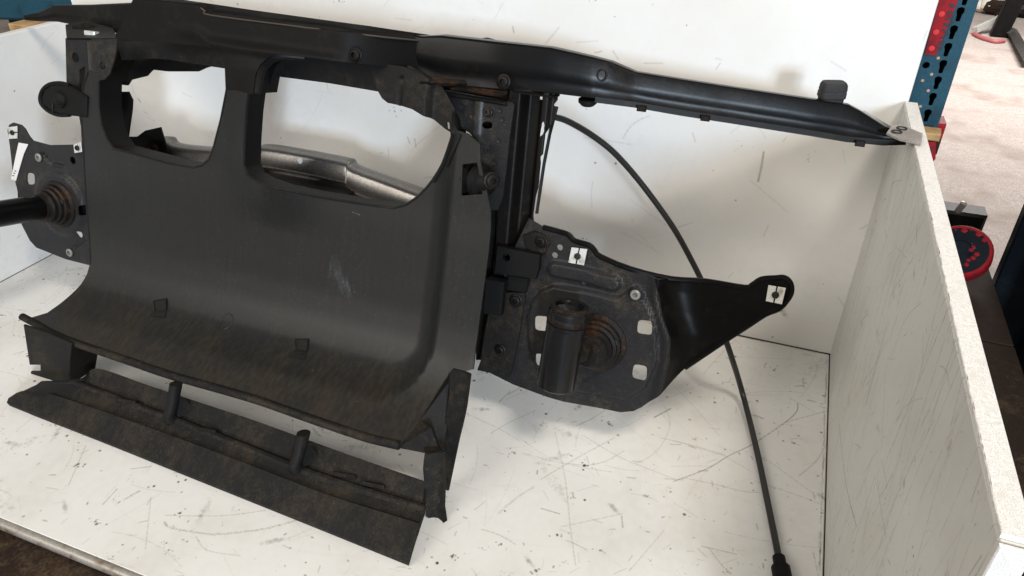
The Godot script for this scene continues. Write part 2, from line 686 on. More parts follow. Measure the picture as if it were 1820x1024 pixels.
func materials() -> void:
	M.fine_bump = grey_tex(.06, 11, 0, 1, 256)
	var gr := grey_tex(.02, 21, 0, 1, 512)
	var dirt := Color(.30, .245, .185)
	M.steel = surf("black painted steel, dusty", worn(Color(.068, .062, .058), Color(.14, .115, .092), .40, Color(.30, .26, .21), .10, 31), .46, 0, 2.6, gr, .02)
	M.gloss = surf("black lacquered steel", worn(Color(.045, .043, .045), Color(.105, .09, .076), .42, Color(.24, .21, .18), .09, 37), .30, 0, 2.2, gr, .008)
	M.lacquer = surf("shiny black lacquer", worn(Color(.06, .06, .064), Color(.10, .09, .08), .34, Color(.26, .22, .18), .08, 39), .26, 0, 4.0)
	M.matte = surf("matt black steel", worn(Color(.055, .050, .047), Color(.095, .080, .068), .40, Color(.20, .17, .14), .08, 33), .58, 0, 2.6)
	M.edge_dust = plain("dusty brown edge", Color(.24, .20, .165), .6)
	M.plate = surf("grey black primer with dust", worn(Color(.148, .146, .150), Color(.205, .188, .166), .44, Color(.34, .30, .25), .11, 41), .34, 0, 2.8, gr, .015)
	M.plastic = surf("black plastic, dusty", worn(Color(.10, .096, .094), Color(.165, .142, .115), .42, Color(.30, .26, .21), .09, 47), .58, 0, 3.0, gr, .02)
	M.muddy = surf("black plastic under dry mud", worn(Color(.108, .105, .103), Color(.185, .162, .134), .54, Color(.33, .28, .22), .12, 53), .72, 0, 2.4, gr, .05)
	M.duct = surf("duct plastic", worn(Color(.115, .112, .108), Color(.15, .133, .11), .42, Color(.30, .26, .21), .07, 57), .55, 0, 3.0)
	M.grey_rubber = surf("grey rubber", worn(Color(.19, .19, .195), Color(.25, .24, .23), .42, Color(.35, .33, .3), .05, 58), .6, 0, 8.0)
	M.rubber = surf("black rubber", worn(Color(.065, .063, .063), Color(.12, .11, .10), .35, Color(.25, .23, .2), .05, 59), .6, 0, 4.0)
	M.rusty = surf("black paint over rust", worn(Color(.085, .078, .074), Color(.235, .155, .10), .48, Color(.40, .27, .17), .12, 61), .5, 0, 6.0, gr, .03)
	M.silver = surf("worn grey galvanised steel", worn(Color(.49, .48, .47), Color(.41, .40, .385), .42, Color(.3, .28, .26), .0, 67), .31, .8, 3.0, gr, .01)
	M.bare = surf("bare scuffed steel", worn(Color(.66, .64, .61), Color(.45, .38, .31), .42, Color(.25, .2, .16), .07, 71), .4, .5, 5.0)
	M.zinc = surf("bright zinc plate", worn(Color(.78, .78, .76), Color(.55, .52, .47), .42, Color(.3, .26, .22), .08, 43), .42, .25, 14.0)
	M.ring = plain("bright rivet", Color(.52, .51, .49), .45, .4)
	M.dark_hole = plain("dark thread", Color(.09, .085, .08), .6)
	M.cable = plain("black cable sheath", Color(.10, .098, .095), .38)
	M.wood = surf("pale raw wood", worn(Color(.72, .60, .43), Color(.60, .47, .32), .5, Color(.4, .3, .2), .05, 73), .75, 0, 5.0)
	M.deck = surf("dark dirty wood", worn(Color(.165, .125, .10), Color(.255, .205, .155), .42, Color(.40, .34, .28), .08, 79), .75, 0, 1.6, gr, .08)
	M.teal = surf("teal rack paint", worn(Color(.145, .285, .345), Color(.12, .215, .26), .42, Color(.5, .45, .4), .05, 83), .42, 0, 5.0)
	M.navy = surf("dark blue rack paint with chips", worn(Color(.055, .085, .115), Color(.09, .13, .165), .42, Color(.6, .5, .42), .0, 89), .45, 0, 4.0)
	M.red = surf("red print", worn(Color(.56, .10, .13), Color(.40, .11, .14), .5, Color(.16, .06, .07), .16, 97), .5, 0, 14.0)
	M.red_dot = plain("bright red dot", Color(.80, .10, .11), .55)
	M.print = plain("dark print", Color(.20, .09, .13), .6)
	M.yellow = plain("yellow strap", Color(.62, .52, .16), .6)
	M.concrete = surf("pale dusty concrete", worn(Color(.665, .625, .60), Color(.575, .525, .495), .46, Color(.40, .34, .30), .08, 101), .85, 0, .9, gr, .2)
	M.stone = plain("white plaster", Color(.86, .84, .80), .8)
	M.paint_white = plain("white melamine edge", Color(.86, .85, .835), .4)
	M.edge = surf("sawn white board edge", worn(Color(.87, .86, .845), Color(.78, .765, .745), .45, Color(.45, .42, .39), .07, 103), .6, 0, 9.0, gr, .03)
	M.label = plain("paper label", Color(.82, .81, .80), .6)
	M.pink = plain("faded red hose", Color(.66, .36, .36), .6)
	M.chip = plain("pink primer showing through", Color(.66, .54, .47), .7)

# ---------------------------------------------------------------- surroundings
func setting() -> void:
	var st := SurfaceTool.new()
	st.begin(Mesh.PRIMITIVE_TRIANGLES)
	var n := 24
	for i in n:
		for j in n:
			var c := []
			for d in [[0, 0], [0, 1], [1, 1], [0, 0], [1, 1], [1, 0]]:
				var x := lerpf(-14, 18, float(i + d[0]) / n)
				var z := lerpf(8, -24, float(j + d[1]) / n)
				c.append(Vector3(x, -.8, z))
			for p in c:
				st.set_normal(Vector3.UP)
				st.add_vertex(p)
	var g := part("floor", st.commit(), M.concrete, self)
	g.set_meta("kind", "structure")

func box() -> void:
	var t := thing("display_box", "scratched white open-fronted board box holding the black car panel", "box", Vector3(.75, 0, .37))
	var o := -t.position
	# floor of the box
	var fb := make_board(1536, 776, Vector2(0, -.765), Vector2(1.5, .765), Color(.868, .862, .848), Color(.79, .775, .75), 201, .8)
	var ink := Color(.33, .28, .23)
	var marks := [
		[[Vector2(1.1304, 0.3492), Vector2(1.1717, 0.4326), Vector2(1.2015, 0.5074), Vector2(1.2252, 0.5629)], .55, .55], [[Vector2(1.1414, 0.4464), Vector2(1.1746, 0.391), Vector2(1.2152, 0.3286)], .7, .5], [[Vector2(1.1714, 0.3419), Vector2(1.2267, 0.3641), Vector2(1.2711, 0.3725), Vector2(1.3105, 0.3787)], .6, .5],
		[[Vector2(1.3092, 0.3835), Vector2(1.3475, 0.3429), Vector2(1.3735, 0.3048), Vector2(1.4012, 0.2697), Vector2(1.442, 0.2032), Vector2(1.4562, 0.1716), Vector2(1.4569, 0.1511)], .9, .65], [[Vector2(1.3198, 0.3719), Vector2(1.3564, 0.3683), Vector2(1.3977, 0.3667), Vector2(1.4185, 0.3607)], .6, .5], [[Vector2(1.2664, 0.2318), Vector2(1.2829, 0.2649), Vector2(1.2821, 0.3111), Vector2(1.2711, 0.3468), Vector2(1.2545, 0.3679)], .5, .45],
		[[Vector2(1.0453, 0.3859), Vector2(1.0625, 0.3542), Vector2(1.0897, 0.315)], .6, .55], [[Vector2(1.168, 0.4037), Vector2(1.1926, 0.3974), Vector2(1.2148, 0.3799), Vector2(1.2343, 0.3496)], .7, .4], [[Vector2(1.1102, 0.5224), Vector2(1.1199, 0.4945), Vector2(1.1384, 0.4601)], 1.6, .35], [[Vector2(1.1551, 0.3272), Vector2(1.1715, 0.3043), Vector2(1.187, 0.276)], .7, .6],
		[[Vector2(1.2588, 0.2653), Vector2(1.2789, 0.235)], 1.2, .6], [[Vector2(1.2892, 0.5381), Vector2(1.3134, 0.4695)], .5, .45], [[Vector2(1.2708, 0.178), Vector2(1.2992, 0.2054), Vector2(1.3559, 0.2704)], .5, .4], [[Vector2(1.1583, 0.4942), Vector2(1.1838, 0.4938)], .9, .5], [[Vector2(1.2753, 0.3053), Vector2(1.3214, 0.3041), Vector2(1.3684, 0.3068)], .8, .4],
		[[Vector2(1.442, 0.2032), Vector2(1.5011, 0.1516)], .8, .5], [[Vector2(1.4659, 0.31), Vector2(1.4869, 0.2711), Vector2(1.5007, 0.2251)], .7, .5], [[Vector2(1.4247, 0.2952), Vector2(1.4839, 0.3353)], .6, .5], [[Vector2(1.3932, 0.204), Vector2(1.4113, 0.2074)], 2.2, .8], [[Vector2(1.2975, 0.3039), Vector2(1.3602, 0.3088)], .5, .4],
		[[Vector2(0.7209, 0.6929), Vector2(0.7363, 0.6969), Vector2(0.7772, 0.6891), Vector2(0.8022, 0.6803), Vector2(0.8483, 0.6525), Vector2(0.8851, 0.6181)], 1.3, .6], [[Vector2(0.7138, 0.6836), Vector2(0.7824, 0.657), Vector2(0.8297, 0.6283)], .6, .5], [[Vector2(0.6109, 0.6372), Vector2(0.6347, 0.6225)], .7, .6], [[Vector2(0.6255, 0.6998), Vector2(0.6221, 0.6715)], .8, .5], [[Vector2(0.6451, 0.6825), Vector2(0.6532, 0.6625)], 1.3, .7],
		[[Vector2(0.5165, 0.6244), Vector2(0.5349, 0.6547), Vector2(0.5569, 0.6917)], .8, .35], [[Vector2(0.6775, 0.6699), Vector2(0.7303, 0.7349)], .7, .35], [[Vector2(0.7743, 0.6964), Vector2(0.8011, 0.7074), Vector2(0.8439, 0.6992)], .6, .4], [[Vector2(1.0307, 0.3177), Vector2(1.0372, 0.2873)], .8, .6], [[Vector2(1.0377, 0.2956), Vector2(1.0497, 0.271)], .8, .6],
		[[Vector2(1.3601, 0.4779), Vector2(1.4027, 0.4742)], .8, .5], [[Vector2(1.297, 0.3829), Vector2(1.3219, 0.3754)], .6, .5], [[Vector2(1.464, 0.1074), Vector2(1.4612, 0.0819)], 1.4, .6], [[Vector2(1.4701, 0.1377), Vector2(1.4831, 0.1368)], 2.0, .5], [[Vector2(1.4529, 0.2436), Vector2(1.4584, 0.2463)], 1.8, .85],
		[[Vector2(1.3207, 0.2901), Vector2(1.3254, 0.2895)], 2.2, .7], [[Vector2(1.2771, 0.4236), Vector2(1.2841, 0.4219)], 2.0, .8], [[Vector2(1.2582, 0.4679), Vector2(1.2641, 0.4859)], .8, .6], [[Vector2(0.2401, 0.5056), Vector2(0.2337, 0.4581)], .7, .4], [[Vector2(0.3983, 0.6404), Vector2(0.3943, 0.5913)], .7, .35], [[Vector2(0.6857, 0.5873), Vector2(0.7002, 0.5906)], 1.5, .5], [[Vector2(0.7956, 0.4641), Vector2(0.8142, 0.4731)], 2.6, .75], [[Vector2(0.9013, 0.4599), Vector2(0.922, 0.4613)], 1.0, .6], [[Vector2(0.7972, 0.4735), Vector2(0.8169, 0.4854)], 1.6, .7]]
	for mk in marks:
		var pts := []
		for p in mk[0]:
			pts.append(Vector2(p.x, -p.y))
		fb.stroke(spline2(pts), mk[1] * .8, ink, mk[2] * .85, rng)
	scuffs(fb, 620, .01, .13, .6, .9, .05, .26)
	scuffs(fb, 520, .003, .018, .8, 1.6, .12, .5)
	grime(fb, 60)
	specks(fb, 900, 1.9)
	for i in 120:
		var y := -rng.randf() * .74
		fb.stroke([Vector2(1.4972 - absf(rng.randfn(0, .0016)), y), Vector2(1.4972 - absf(rng.randfn(0, .0016)), y - .004 - .03 * rng.randf())], .5, Color(.27, .23, .19), .12 + .3 * rng.randf(), rng)
		var x := .7 + .78 * rng.randf()
		fb.stroke([Vector2(x, -.002 - absf(rng.randfn(0, .0012))), Vector2(x + .004 + .03 * rng.randf(), -.002 - absf(rng.randfn(0, .0012)))], .5, Color(.27, .23, .19), .1 + .25 * rng.randf(), rng)
	var floor_m := board_mat("white melamine, scratched", fb, .34)
	part("base_board", board_mesh(Vector3(0, 0, .7448) + o, Vector3(1, 0, 0), Vector3(0, 0, -1), Vector2(1.4990, .743), .018), floor_m, t, "white scratched floor of the box with dark scuffs")
	# back board
	var bb := make_board(1152, 672, Vector2(0, 0), Vector2(1.5, .9), Color(.875, .872, .865), Color(.82, .80, .765), 211, .6)
	for mk in [[[Vector2(1.3292, 0.3334), Vector2(1.3301, 0.3102), Vector2(1.3296, 0.2843)], 1.4, .5], [[Vector2(0.7272, 0.2748), Vector2(0.7307, 0.2626)], .8, .6], [[Vector2(0.7418, 0.2736), Vector2(0.7427, 0.2568)], .8, .6], [[Vector2(0.6855, 0.2487), Vector2(0.6846, 0.2289)], .6, .5], [[Vector2(1.0316, 0.4664), Vector2(1.0666, 0.4719)], .7, .35], [[Vector2(1.0893, 0.4591), Vector2(1.0988, 0.4475)], .7, .4], [[Vector2(1.1377, 0.4454), Vector2(1.167, 0.4482)], .8, .4], [[Vector2(0.1056, 0.2729), Vector2(0.1104, 0.2652)], 1.2, .5], [[Vector2(0.1112, 0.2463), Vector2(0.12, 0.2414)], .8, .4], [[Vector2(1.357, 0.215), Vector2(1.3538, 0.1944)], .8, .3], [[Vector2(0.7221, 0.4781), Vector2(0.7532, 0.477)], .6, .4]]:
		bb.stroke(spline2(mk[0]), mk[1] * .7, ink, mk[2] * .6, rng)
	scuffs(bb, 150, .01, .10, .9, 1.2, .05, .2)
	grime(bb, 5)
	specks(bb, 90, 1.0)
	part("back_board", board_mesh(Vector3(0, 0, 0) + o, Vector3(1, 0, 0), Vector3(0, 1, 0), Vector2(1.505, .9), .016), board_mat("white back board", bb, .38), t)
	# right side board: a = z measured from the front end, b = height
	var rb := make_board(1024, 576, Vector2(-.765, 0), Vector2(.765, .43), Color(.815, .81, .785), Color(.75, .735, .70), 221, .7)  # greyer than the other boards, its shade put into the base colour
	for mk in [[[Vector2(0.4723, 0.4075), Vector2(0.4607, 0.3554), Vector2(0.4454, 0.299)], .9, .55], [[Vector2(0.2561, 0.1478), Vector2(0.3652, 0.1033), Vector2(0.5026, 0.0708)], .9, .6], [[Vector2(0.6059, 0.4299), Vector2(0.5973, 0.4151), Vector2(0.5973, 0.4027)], .9, .6], [[Vector2(0.7352, 0.435), Vector2(0.6815, 0.3732), Vector2(0.6339, 0.3083)], .9, .5], [[Vector2(0.318, 0.382), Vector2(0.3534, 0.3336), Vector2(0.3556, 0.2467)], .6, .5], [[Vector2(0.3661, 0.4214), Vector2(0.3567, 0.3951)], .7, .6], [[Vector2(0.1626, 0.3739), Vector2(0.1743, 0.31), Vector2(0.1793, 0.2294)], .6, .4], [[Vector2(0.4423, 0.4104), Vector2(0.5448, 0.4277), Vector2(0.6269, 0.4442)], .6, .4], [[Vector2(0.5502, 0.2206), Vector2(0.5819, 0.1883)], .8, .5], [[Vector2(0.7321, 0.3873), Vector2(0.7557, 0.3912)], 1.0, .6], [[Vector2(0.4129, 0.394), Vector2(0.4397, 0.4031)], .8, .7], [[Vector2(0.5867, 0.3126), Vector2(0.6069, 0.3136)], .8, .6], [[Vector2(0.5608, 0.1905), Vector2(0.576, 0.1928)], 1.4, .8], [[Vector2(0.5385, 0.2594), Vector2(0.5566, 0.2668)], 1.6, .4], [[Vector2(0.4293, 0.3175), Vector2(0.4415, 0.3187)], .8, .8]]:
		var pts := []
		for p in mk[0]:
			pts.append(Vector2(-p.x, p.y))
		rb.stroke(spline2(pts), mk[1], ink, mk[2], rng)
	scuffs(rb, 250, .02, .30, 1.75, .28, .2, .75)
	scuffs(rb, 120, .01, .12, .9, .7, .15, .6)
	specks(rb, 200, 1.2)
	grime(rb, 24)
	for i in 80:
		var y := rng.randf() * .40
		rb.stroke([Vector2(-.002 - absf(rng.randfn(0, .0014)), y), Vector2(-.002 - absf(rng.randfn(0, .0014)), y + .004 + .03 * rng.randf())], .5, Color(.27, .23, .19), .12 + .3 * rng.randf(), rng)
	var rm := board_mat("white side board, scratched", rb, .4)
	part("side_board", board_mesh(Vector3(1.5, 0, 0) + o, Vector3(0, 0, 1), Vector3(0, 1, 0), Vector2(.765, .426), .0152), rm, t, "scratched right side board of the box")
	var ep := []
	for i in 180:
		ep.append(Vector2(1.5001 + absf(rng.randfn(0, .00035)), .002 + .762 * i / 179.0))
	ep.append(Vector2(1.5158, .764))
	ep.append(Vector2(1.5158, .002))
	part("board_edge", finish(Transform3D(Basis(Vector3(1, 0, 0), Vector3(0, 0, 1), Vector3(0, -1, 0)), o) * slab(ep, -.4300, -.4262, .0005)), M.edge, t, "bright sawn top edge of the side board")
	part("board_edge", finish(block(Vector3(.0158, .426, .003), Vector3(1.5079, .213, .7675) + o, .0008)), M.edge, t)
	# left side board
	var lb := make_board(768, 448, Vector2(0, 0), Vector2(.765, .425), Color(.875, .872, .865), Color(.82, .805, .78), 231, .5)
	for mk in [[[Vector2(0.1234, 0.4174), Vector2(0.1216, 0.3986)], .7, .5], [[Vector2(0.1804, 0.384), Vector2(0.1262, 0.4047)], 1.2, .18], [[Vector2(0.1913, 0.3438), Vector2(0.1777, 0.3209)], .9, .2], [[Vector2(0.2814, 0.06), Vector2(0.2809, 0.0585)], 2.4, .5]]:
		lb.stroke(spline2(mk[0]), mk[1], ink, mk[2], rng)
	scuffs(lb, 60, .01, .08, .8, 1.0, .06, .25)
	specks(lb, 60, 1.2)
	part("side_board", board_mesh(Vector3(0, 0, .765) + o, Vector3(0, 0, -1), Vector3(0, 1, 0), Vector2(.765, .424), .018), board_mat("white left board", lb, .4), t)
	# rounded nosing along the front of the floor
	part("edge_trim", finish(tube([Vector3(0, -.0062, .748) + o, Vector3(.75, -.0062, .748) + o, Vector3(1.5, -.0062, .748) + o], .0068, 12)), M.bare, t, "scuffed bright nosing along the front of the box floor")

# ---------------------------------------------------------------- the car front panel
func front_panel() -> void:
	panel = thing("car_front_panel", "dusty black front panel of a car with two grille openings, leaning in the white box", "car part", Vector3(.71, 0, .35))
	panel.rotation.x = -LEAN
	duct_panel()
	upper_beam()
	columns()
	light_plates()
	lower_parts()
	behind_parts()

func duct_texture() -> StandardMaterial3D:
	var w := 1080
	var h := 720
	var n1 := noise(.011, 301, 5).get_image(w, h)
	var n2 := noise(.09, 302, 4).get_image(w, h)
	var n3 := noise(.35, 303, 2).get_image(w, h)
	var n4 := noise(.10, 304, 3).get_image(w, 60)
	n4.resize(w, h, Image.INTERPOLATE_CUBIC)
	n4.convert(Image.FORMAT_L8)
	var e4 := n4.get_data()
	n1.convert(Image.FORMAT_L8); n2.convert(Image.FORMAT_L8); n3.convert(Image.FORMAT_L8)
	var a := n1.get_data()
	var b := n2.get_data()
	var c := n3.get_data()
	var data := PackedByteArray()
	data.resize(w * h * 3)
	var base := Color(.110, .110, .110)
	var mud := Color(.175, .150, .118)
	for y in h:
		var v := -.05 + .6 * (1.0 - (y + .5) / h)
		# dried mud lies on the shelf above the lip, thin and patchy higher up
		var m := (1.0 - sm(.02, .15, v)) * .70 + .18
		for x in w:
			var i := y * w + x
			var na := a[i] / 255.0
			var nb := b[i] / 255.0
			var nc := c[i] / 255.0
			var k := sm(.85 - m, 1.55 - m, na * .6 + nb * .45 + nc * .12)
			var g := .86 + .16 * nb + .08 * (nc - .5) + .20 * (e4[i] / 255.0 - .4) * sm(.3, .7, na + .15)
			var col := base.lerp(mud, k * .9) * g
			if nc > .80 and nb > .66 and na > .5 and v > .13:
				col = col.lerp(Color(.46, .40, .32), .55)
			data[i * 3] = clampi(int(col.r * 255), 0, 255)
			data[i * 3 + 1] = clampi(int(col.g * 255), 0, 255)
			data[i * 3 + 2] = clampi(int(col.b * 255), 0, 255)
	var bd := Board.new()
	bd.w = w
	bd.h = h
	bd.o = Vector2(-.45, -.05)
	bd.size = Vector2(.9, .6)
	bd.im = Image.create_from_data(w, h, false, Image.FORMAT_RGB8, data)
	# pale rub marks and fine scratches
	for k in 90:
		var t := rng.randf()
		var e: Array = [Vector2(0.084, 0.2231), Vector2(0.0967, 0.1891), Vector2(0.1201, 0.1855)]
		var p: Vector2 = e[0].lerp(e[1], t).lerp(e[1].lerp(e[2], t), t) + Vector2(rng.randfn(0, .004), rng.randfn(0, .006))
		bd.stroke([p, p + Vector2(rng.randfn(.002, .003), -.009 - .01 * rng.randf())], 1.3, Color(.36, .37, .39), .34, rng)
	for mk in [[[Vector2(0.1047, 0.2189), Vector2(0.1209, 0.2418)], .4, .5], [[Vector2(0.1247, 0.2105), Vector2(0.1381, 0.2306)], .4, .5], [[Vector2(0.0555, 0.2585), Vector2(0.0568, 0.249)], 2.4, .3], [[Vector2(0.1116, 0.29), Vector2(0.1242, 0.2881)], .9, .8], [[Vector2(0.3071, 0.2524), Vector2(0.3097, 0.244)], .4, .5], [[Vector2(0.0423, 0.0383), Vector2(0.0578, 0.0368)], .9, .5]]:
		bd.stroke(mk[0], mk[1], Color(.44, .40, .35), mk[2], rng)
	for k in 46:
		var p := Vector2(rng.randf_range(-.33, .30), rng.randf_range(.06, .34))
		var ang := rng.randfn(-1.2, .5)
		var l := .006 + .04 * pow(rng.randf(), 3)
		bd.stroke([p, p + Vector2.from_angle(ang) * l], .4, Color(.28, .265, .25), .08 + .3 * rng.randf(), rng)
	for k in 130:
		bd.dot(Vector2(rng.randf() * w, rng.randf() * h), .5 + .4 * rng.randf(), Color(.44, .38, .30), .25 + .4 * rng.randf())
	var mt := StandardMaterial3D.new()
	mt.resource_name = "dusty black moulded plastic"
	mt.albedo_texture = ImageTexture.create_from_image(bd.im)
	mt.roughness = .44
	mt.metallic_specular = .4
	mt.heightmap_enabled = true
	mt.heightmap_texture = M.fine_bump
	mt.heightmap_scale = .004
	return mt

func rim_wall(loop: Array, depth: float, called: String, hf: Callable, parent: Node, m: Material) -> void:
	# the return wall of an opening, running back from the moulding's edge
	var n := loop.size()
	var t := PackedVector3Array()
	var ins := inset(PackedVector2Array(loop), -.0035)
	for i in n:
		var j := (i + 1) % n
		var a: Vector2 = loop[i]
		var b: Vector2 = loop[j]
		var c := ins[j]
		var d := ins[i]
		var A := Vector3(a.x, a.y, hf.call(a) - .001)
		var B := Vector3(b.x, b.y, hf.call(b) - .001)
		var A2 := A - Vector3(0, 0, depth)
		var B2 := B - Vector3(0, 0, depth)
		var C := Vector3(c.x, c.y, B.z - .003)
		var D := Vector3(d.x, d.y, A.z - .003)
		var C2 := C - Vector3(0, 0, depth - .003)
		var D2 := D - Vector3(0, 0, depth - .003)
		t.append_array([A, B, B2, A, B2, A2, D, C2, C, D, D2, C2, A2, B2, C2, A2, C2, D2, A, C, B, A, D, C])
	part(called, finish(t, 50.0), m, parent)

func duct_panel() -> void:
	var outline := [Vector2(-0.4165, 0.0564), Vector2(-0.3916, 0.0594), Vector2(-0.3723, 0.0675), Vector2(-0.3689, 0.0763), Vector2(-0.367, 0.0849), Vector2(-0.3633, 0.0999), Vector2(-0.3601, 0.1149), Vector2(-0.361, 0.1299), Vector2(-0.3656, 0.1556), Vector2(-0.3723, 0.1907), Vector2(-0.3776, 0.2441), Vector2(-0.3801, 0.2884), Vector2(-0.382, 0.3321), Vector2(-0.3798, 0.3712), Vector2(-0.3733, 0.4059), Vector2(-0.3618, 0.4279), Vector2(-0.3429, 0.4437), Vector2(-0.3269, 0.4557), Vector2(-0.3107, 0.47), Vector2(-0.2936, 0.4857), Vector2(-0.1797, 0.4982), Vector2(-0.062, 0.5017), Vector2(0.0383, 0.5017), Vector2(0.1147, 0.4982), Vector2(0.1886, 0.4906), Vector2(0.2194, 0.4786), Vector2(0.2433, 0.4606), Vector2(0.2585, 0.4389), Vector2(0.2679, 0.4221), Vector2(0.2833, 0.4199), Vector2(0.3001, 0.4097), Vector2(0.3031, 0.3867), Vector2(0.316, 0.3501), Vector2(0.3226, 0.3298), Vector2(0.3255, 0.3053), Vector2(0.3261, 0.2765), Vector2(0.3254, 0.2322), Vector2(0.3251, 0.1875), Vector2(0.3257, 0.1507), Vector2(0.3282, 0.1257), Vector2(0.3133, 0.1193), Vector2(0.2975, 0.1155), Vector2(0.2898, 0.0875), Vector2(0.2834, 0.0639), Vector2(0.278, 0.0527), Vector2(0.2713, 0.0406), Vector2(0.2329, 0.0392), Vector2(0.2004, 0.0394), Vector2(0.1241, 0.0412), Vector2(0.0556, 0.0431), Vector2(-0.0008, 0.0433), Vector2(-0.0974, 0.0428), Vector2(-0.1849, 0.0447), Vector2(-0.2853, 0.0467), Vector2(-0.3487, 0.0503), Vector2(-0.3914, 0.0544)]
	var hole_a := [Vector2(-0.3428, 0.4141), Vector2(-0.3458, 0.3777), Vector2(-0.342, 0.3518), Vector2(-0.3332, 0.3314), Vector2(-0.3201, 0.3193), Vector2(-0.2683, 0.3159), Vector2(-0.2125, 0.3117), Vector2(-0.1646, 0.3118), Vector2(-0.1479, 0.3175), Vector2(-0.1354, 0.3275), Vector2(-0.1267, 0.3459), Vector2(-0.1125, 0.3879), Vector2(-0.1007, 0.4292), Vector2(-0.0937, 0.459), Vector2(-0.0928, 0.4734), Vector2(-0.1011, 0.4816), Vector2(-0.1267, 0.4846), Vector2(-0.1777, 0.4847), Vector2(-0.2642, 0.4804), Vector2(-0.2927, 0.4748), Vector2(-0.3124, 0.4571), Vector2(-0.3302, 0.4375)]
	var hole_b := [Vector2(-0.0652, 0.3295), Vector2(-0.0613, 0.3661), Vector2(-0.0567, 0.4055), Vector2(-0.0499, 0.4322), Vector2(-0.0225, 0.4356), Vector2(-0.0165, 0.4566), Vector2(-0.0085, 0.4711), Vector2(0.0022, 0.48), Vector2(0.0151, 0.484), Vector2(0.0547, 0.4835), Vector2(0.115, 0.4814), Vector2(0.1649, 0.4779), Vector2(0.2016, 0.4698), Vector2(0.2235, 0.4618), Vector2(0.2394, 0.4477), Vector2(0.2518, 0.4308), Vector2(0.258, 0.4125), Vector2(0.2462, 0.3802), Vector2(0.2337, 0.3582), Vector2(0.2203, 0.3391), Vector2(0.2089, 0.3261), Vector2(0.1932, 0.3131), Vector2(0.1751, 0.3056), Vector2(0.1229, 0.3034), Vector2(0.0411, 0.3043), Vector2(-0.0009, 0.3083), Vector2(-0.0349, 0.3124), Vector2(-0.0573, 0.3171)]
	var cut := [Vector2(0.2791, 0.3819), Vector2(0.2985, 0.3868), Vector2(0.31, 0.3492), Vector2(0.2813, 0.3426)]
	var m := duct_texture()
	var hf: Callable = duct
	var d := part("air_duct", relief(outline, [hole_a, hole_b, cut], .003, .006, hf), m, panel, "dusty black moulded duct with two grille openings")
	rim_wall(hole_a, .042, "opening_rim", hf, d, M.rubber)  # rim walls in a darker black, recess shade put into the colour
	rim_wall(hole_b, .036, "opening_rim", hf, d, M.rubber)
	for hole in [hole_a, hole_b]:
		var bp := []
		for q in hole:
			bp.append(Vector3(q.x, q.y, duct(q) - .0008))
		bp.append(bp[0])
		part("opening_bead", finish(tube(bp, .0019, 7), 60.0), M.plastic, d)
	# rolled lip along the bottom edge
	var lip := []
	for p in [Vector3(-0.4118, 0.0564, 0.1632), Vector3(-0.3776, 0.0534, 0.1677), Vector3(-0.3353, 0.0493, 0.1738), Vector3(-0.2853, 0.0467, 0.1776), Vector3(-0.1849, 0.0447, 0.1804), Vector3(-0.0974, 0.0428, 0.183), Vector3(-0.0008, 0.0433, 0.1824), Vector3(0.0556, 0.0431, 0.1827), Vector3(0.1241, 0.0412, 0.1853), Vector3(0.2004, 0.0394, 0.1879), Vector3(0.2329, 0.0392, 0.1882), Vector3(0.2706, 0.0404, 0.1864)]:
		lip.append(p)
	part("lip", finish(tube(smooth_path(lip, 5), .0058, 10)), M.muddy, d, "mud-caked rolled lip along the bottom of the duct")
	# outer bead on the left side
	part("bead", finish(tube(smooth_path([Vector3(-0.3599, 0.1301, 0.0761), Vector3(-0.3668, 0.1554, 0.0682), Vector3(-0.3735, 0.1905, 0.0614), Vector3(-0.3788, 0.2439, 0.0546), Vector3(-0.3813, 0.2882, 0.0501), Vector3(-0.3832, 0.3319, 0.0463), Vector3(-0.381, 0.3711, 0.0444), Vector3(-0.3745, 0.4057, 0.0428), Vector3(-0.3629, 0.4278, 0.0422)], 4), .0022, 8)), M.plastic, d)
	# two moulded clip seats on the face
	for q in [[[Vector3(-0.213, 0.1036, 0.0943), Vector3(-0.1925, 0.1103, 0.0898), Vector3(-0.1826, 0.0965, 0.101), Vector3(-0.1991, 0.0927, 0.1058)], [Vector3(-0.2047, 0.0918, 0.1069), Vector3(-0.1838, 0.0977, 0.0997), Vector3(-0.1775, 0.0896, 0.1101), Vector3(-0.2025, 0.0872, 0.1138)]], [[Vector3(0.0496, 0.1012, 0.0962), Vector3(0.0688, 0.1047, 0.0936), Vector3(0.0751, 0.0931, 0.1052), Vector3(0.059, 0.0911, 0.1079)], [Vector3(0.0538, 0.0897, 0.1099), Vector3(0.0753, 0.0919, 0.1067), Vector3(0.0799, 0.085, 0.1173), Vector3(0.0532, 0.0837, 0.1195)]]]:
		var seat := part("clip_seat", finish(plate3(q[0], Vector3(0, 0, -.006))), M.duct, d)
		part("step", finish(plate3(q[1], Vector3(0, 0, -.0065))), M.duct, seat)
		var fr := []
		for p in q[0]:
			fr.append(p + Vector3(0, 0, .0008))
		fr.append(fr[0])
		part("frame", finish(tube(fr, .0008, 6)), M.duct, seat)
	# ring moulded into the face
	var c: Vector3 = [Vector3(-0.0737, 0.1008, 0.0948)][0]
	var ringp := []
	for i in 21:
		var q := Vector2(c.x, c.y) + Vector2.from_angle(TAU * i / 20.0) * .0095
		ringp.append(Vector3(q.x, q.y, duct(q) + .0001))
	part("moulded_ring", finish(tube(ringp, .0007, 6), 60.0), m, d)
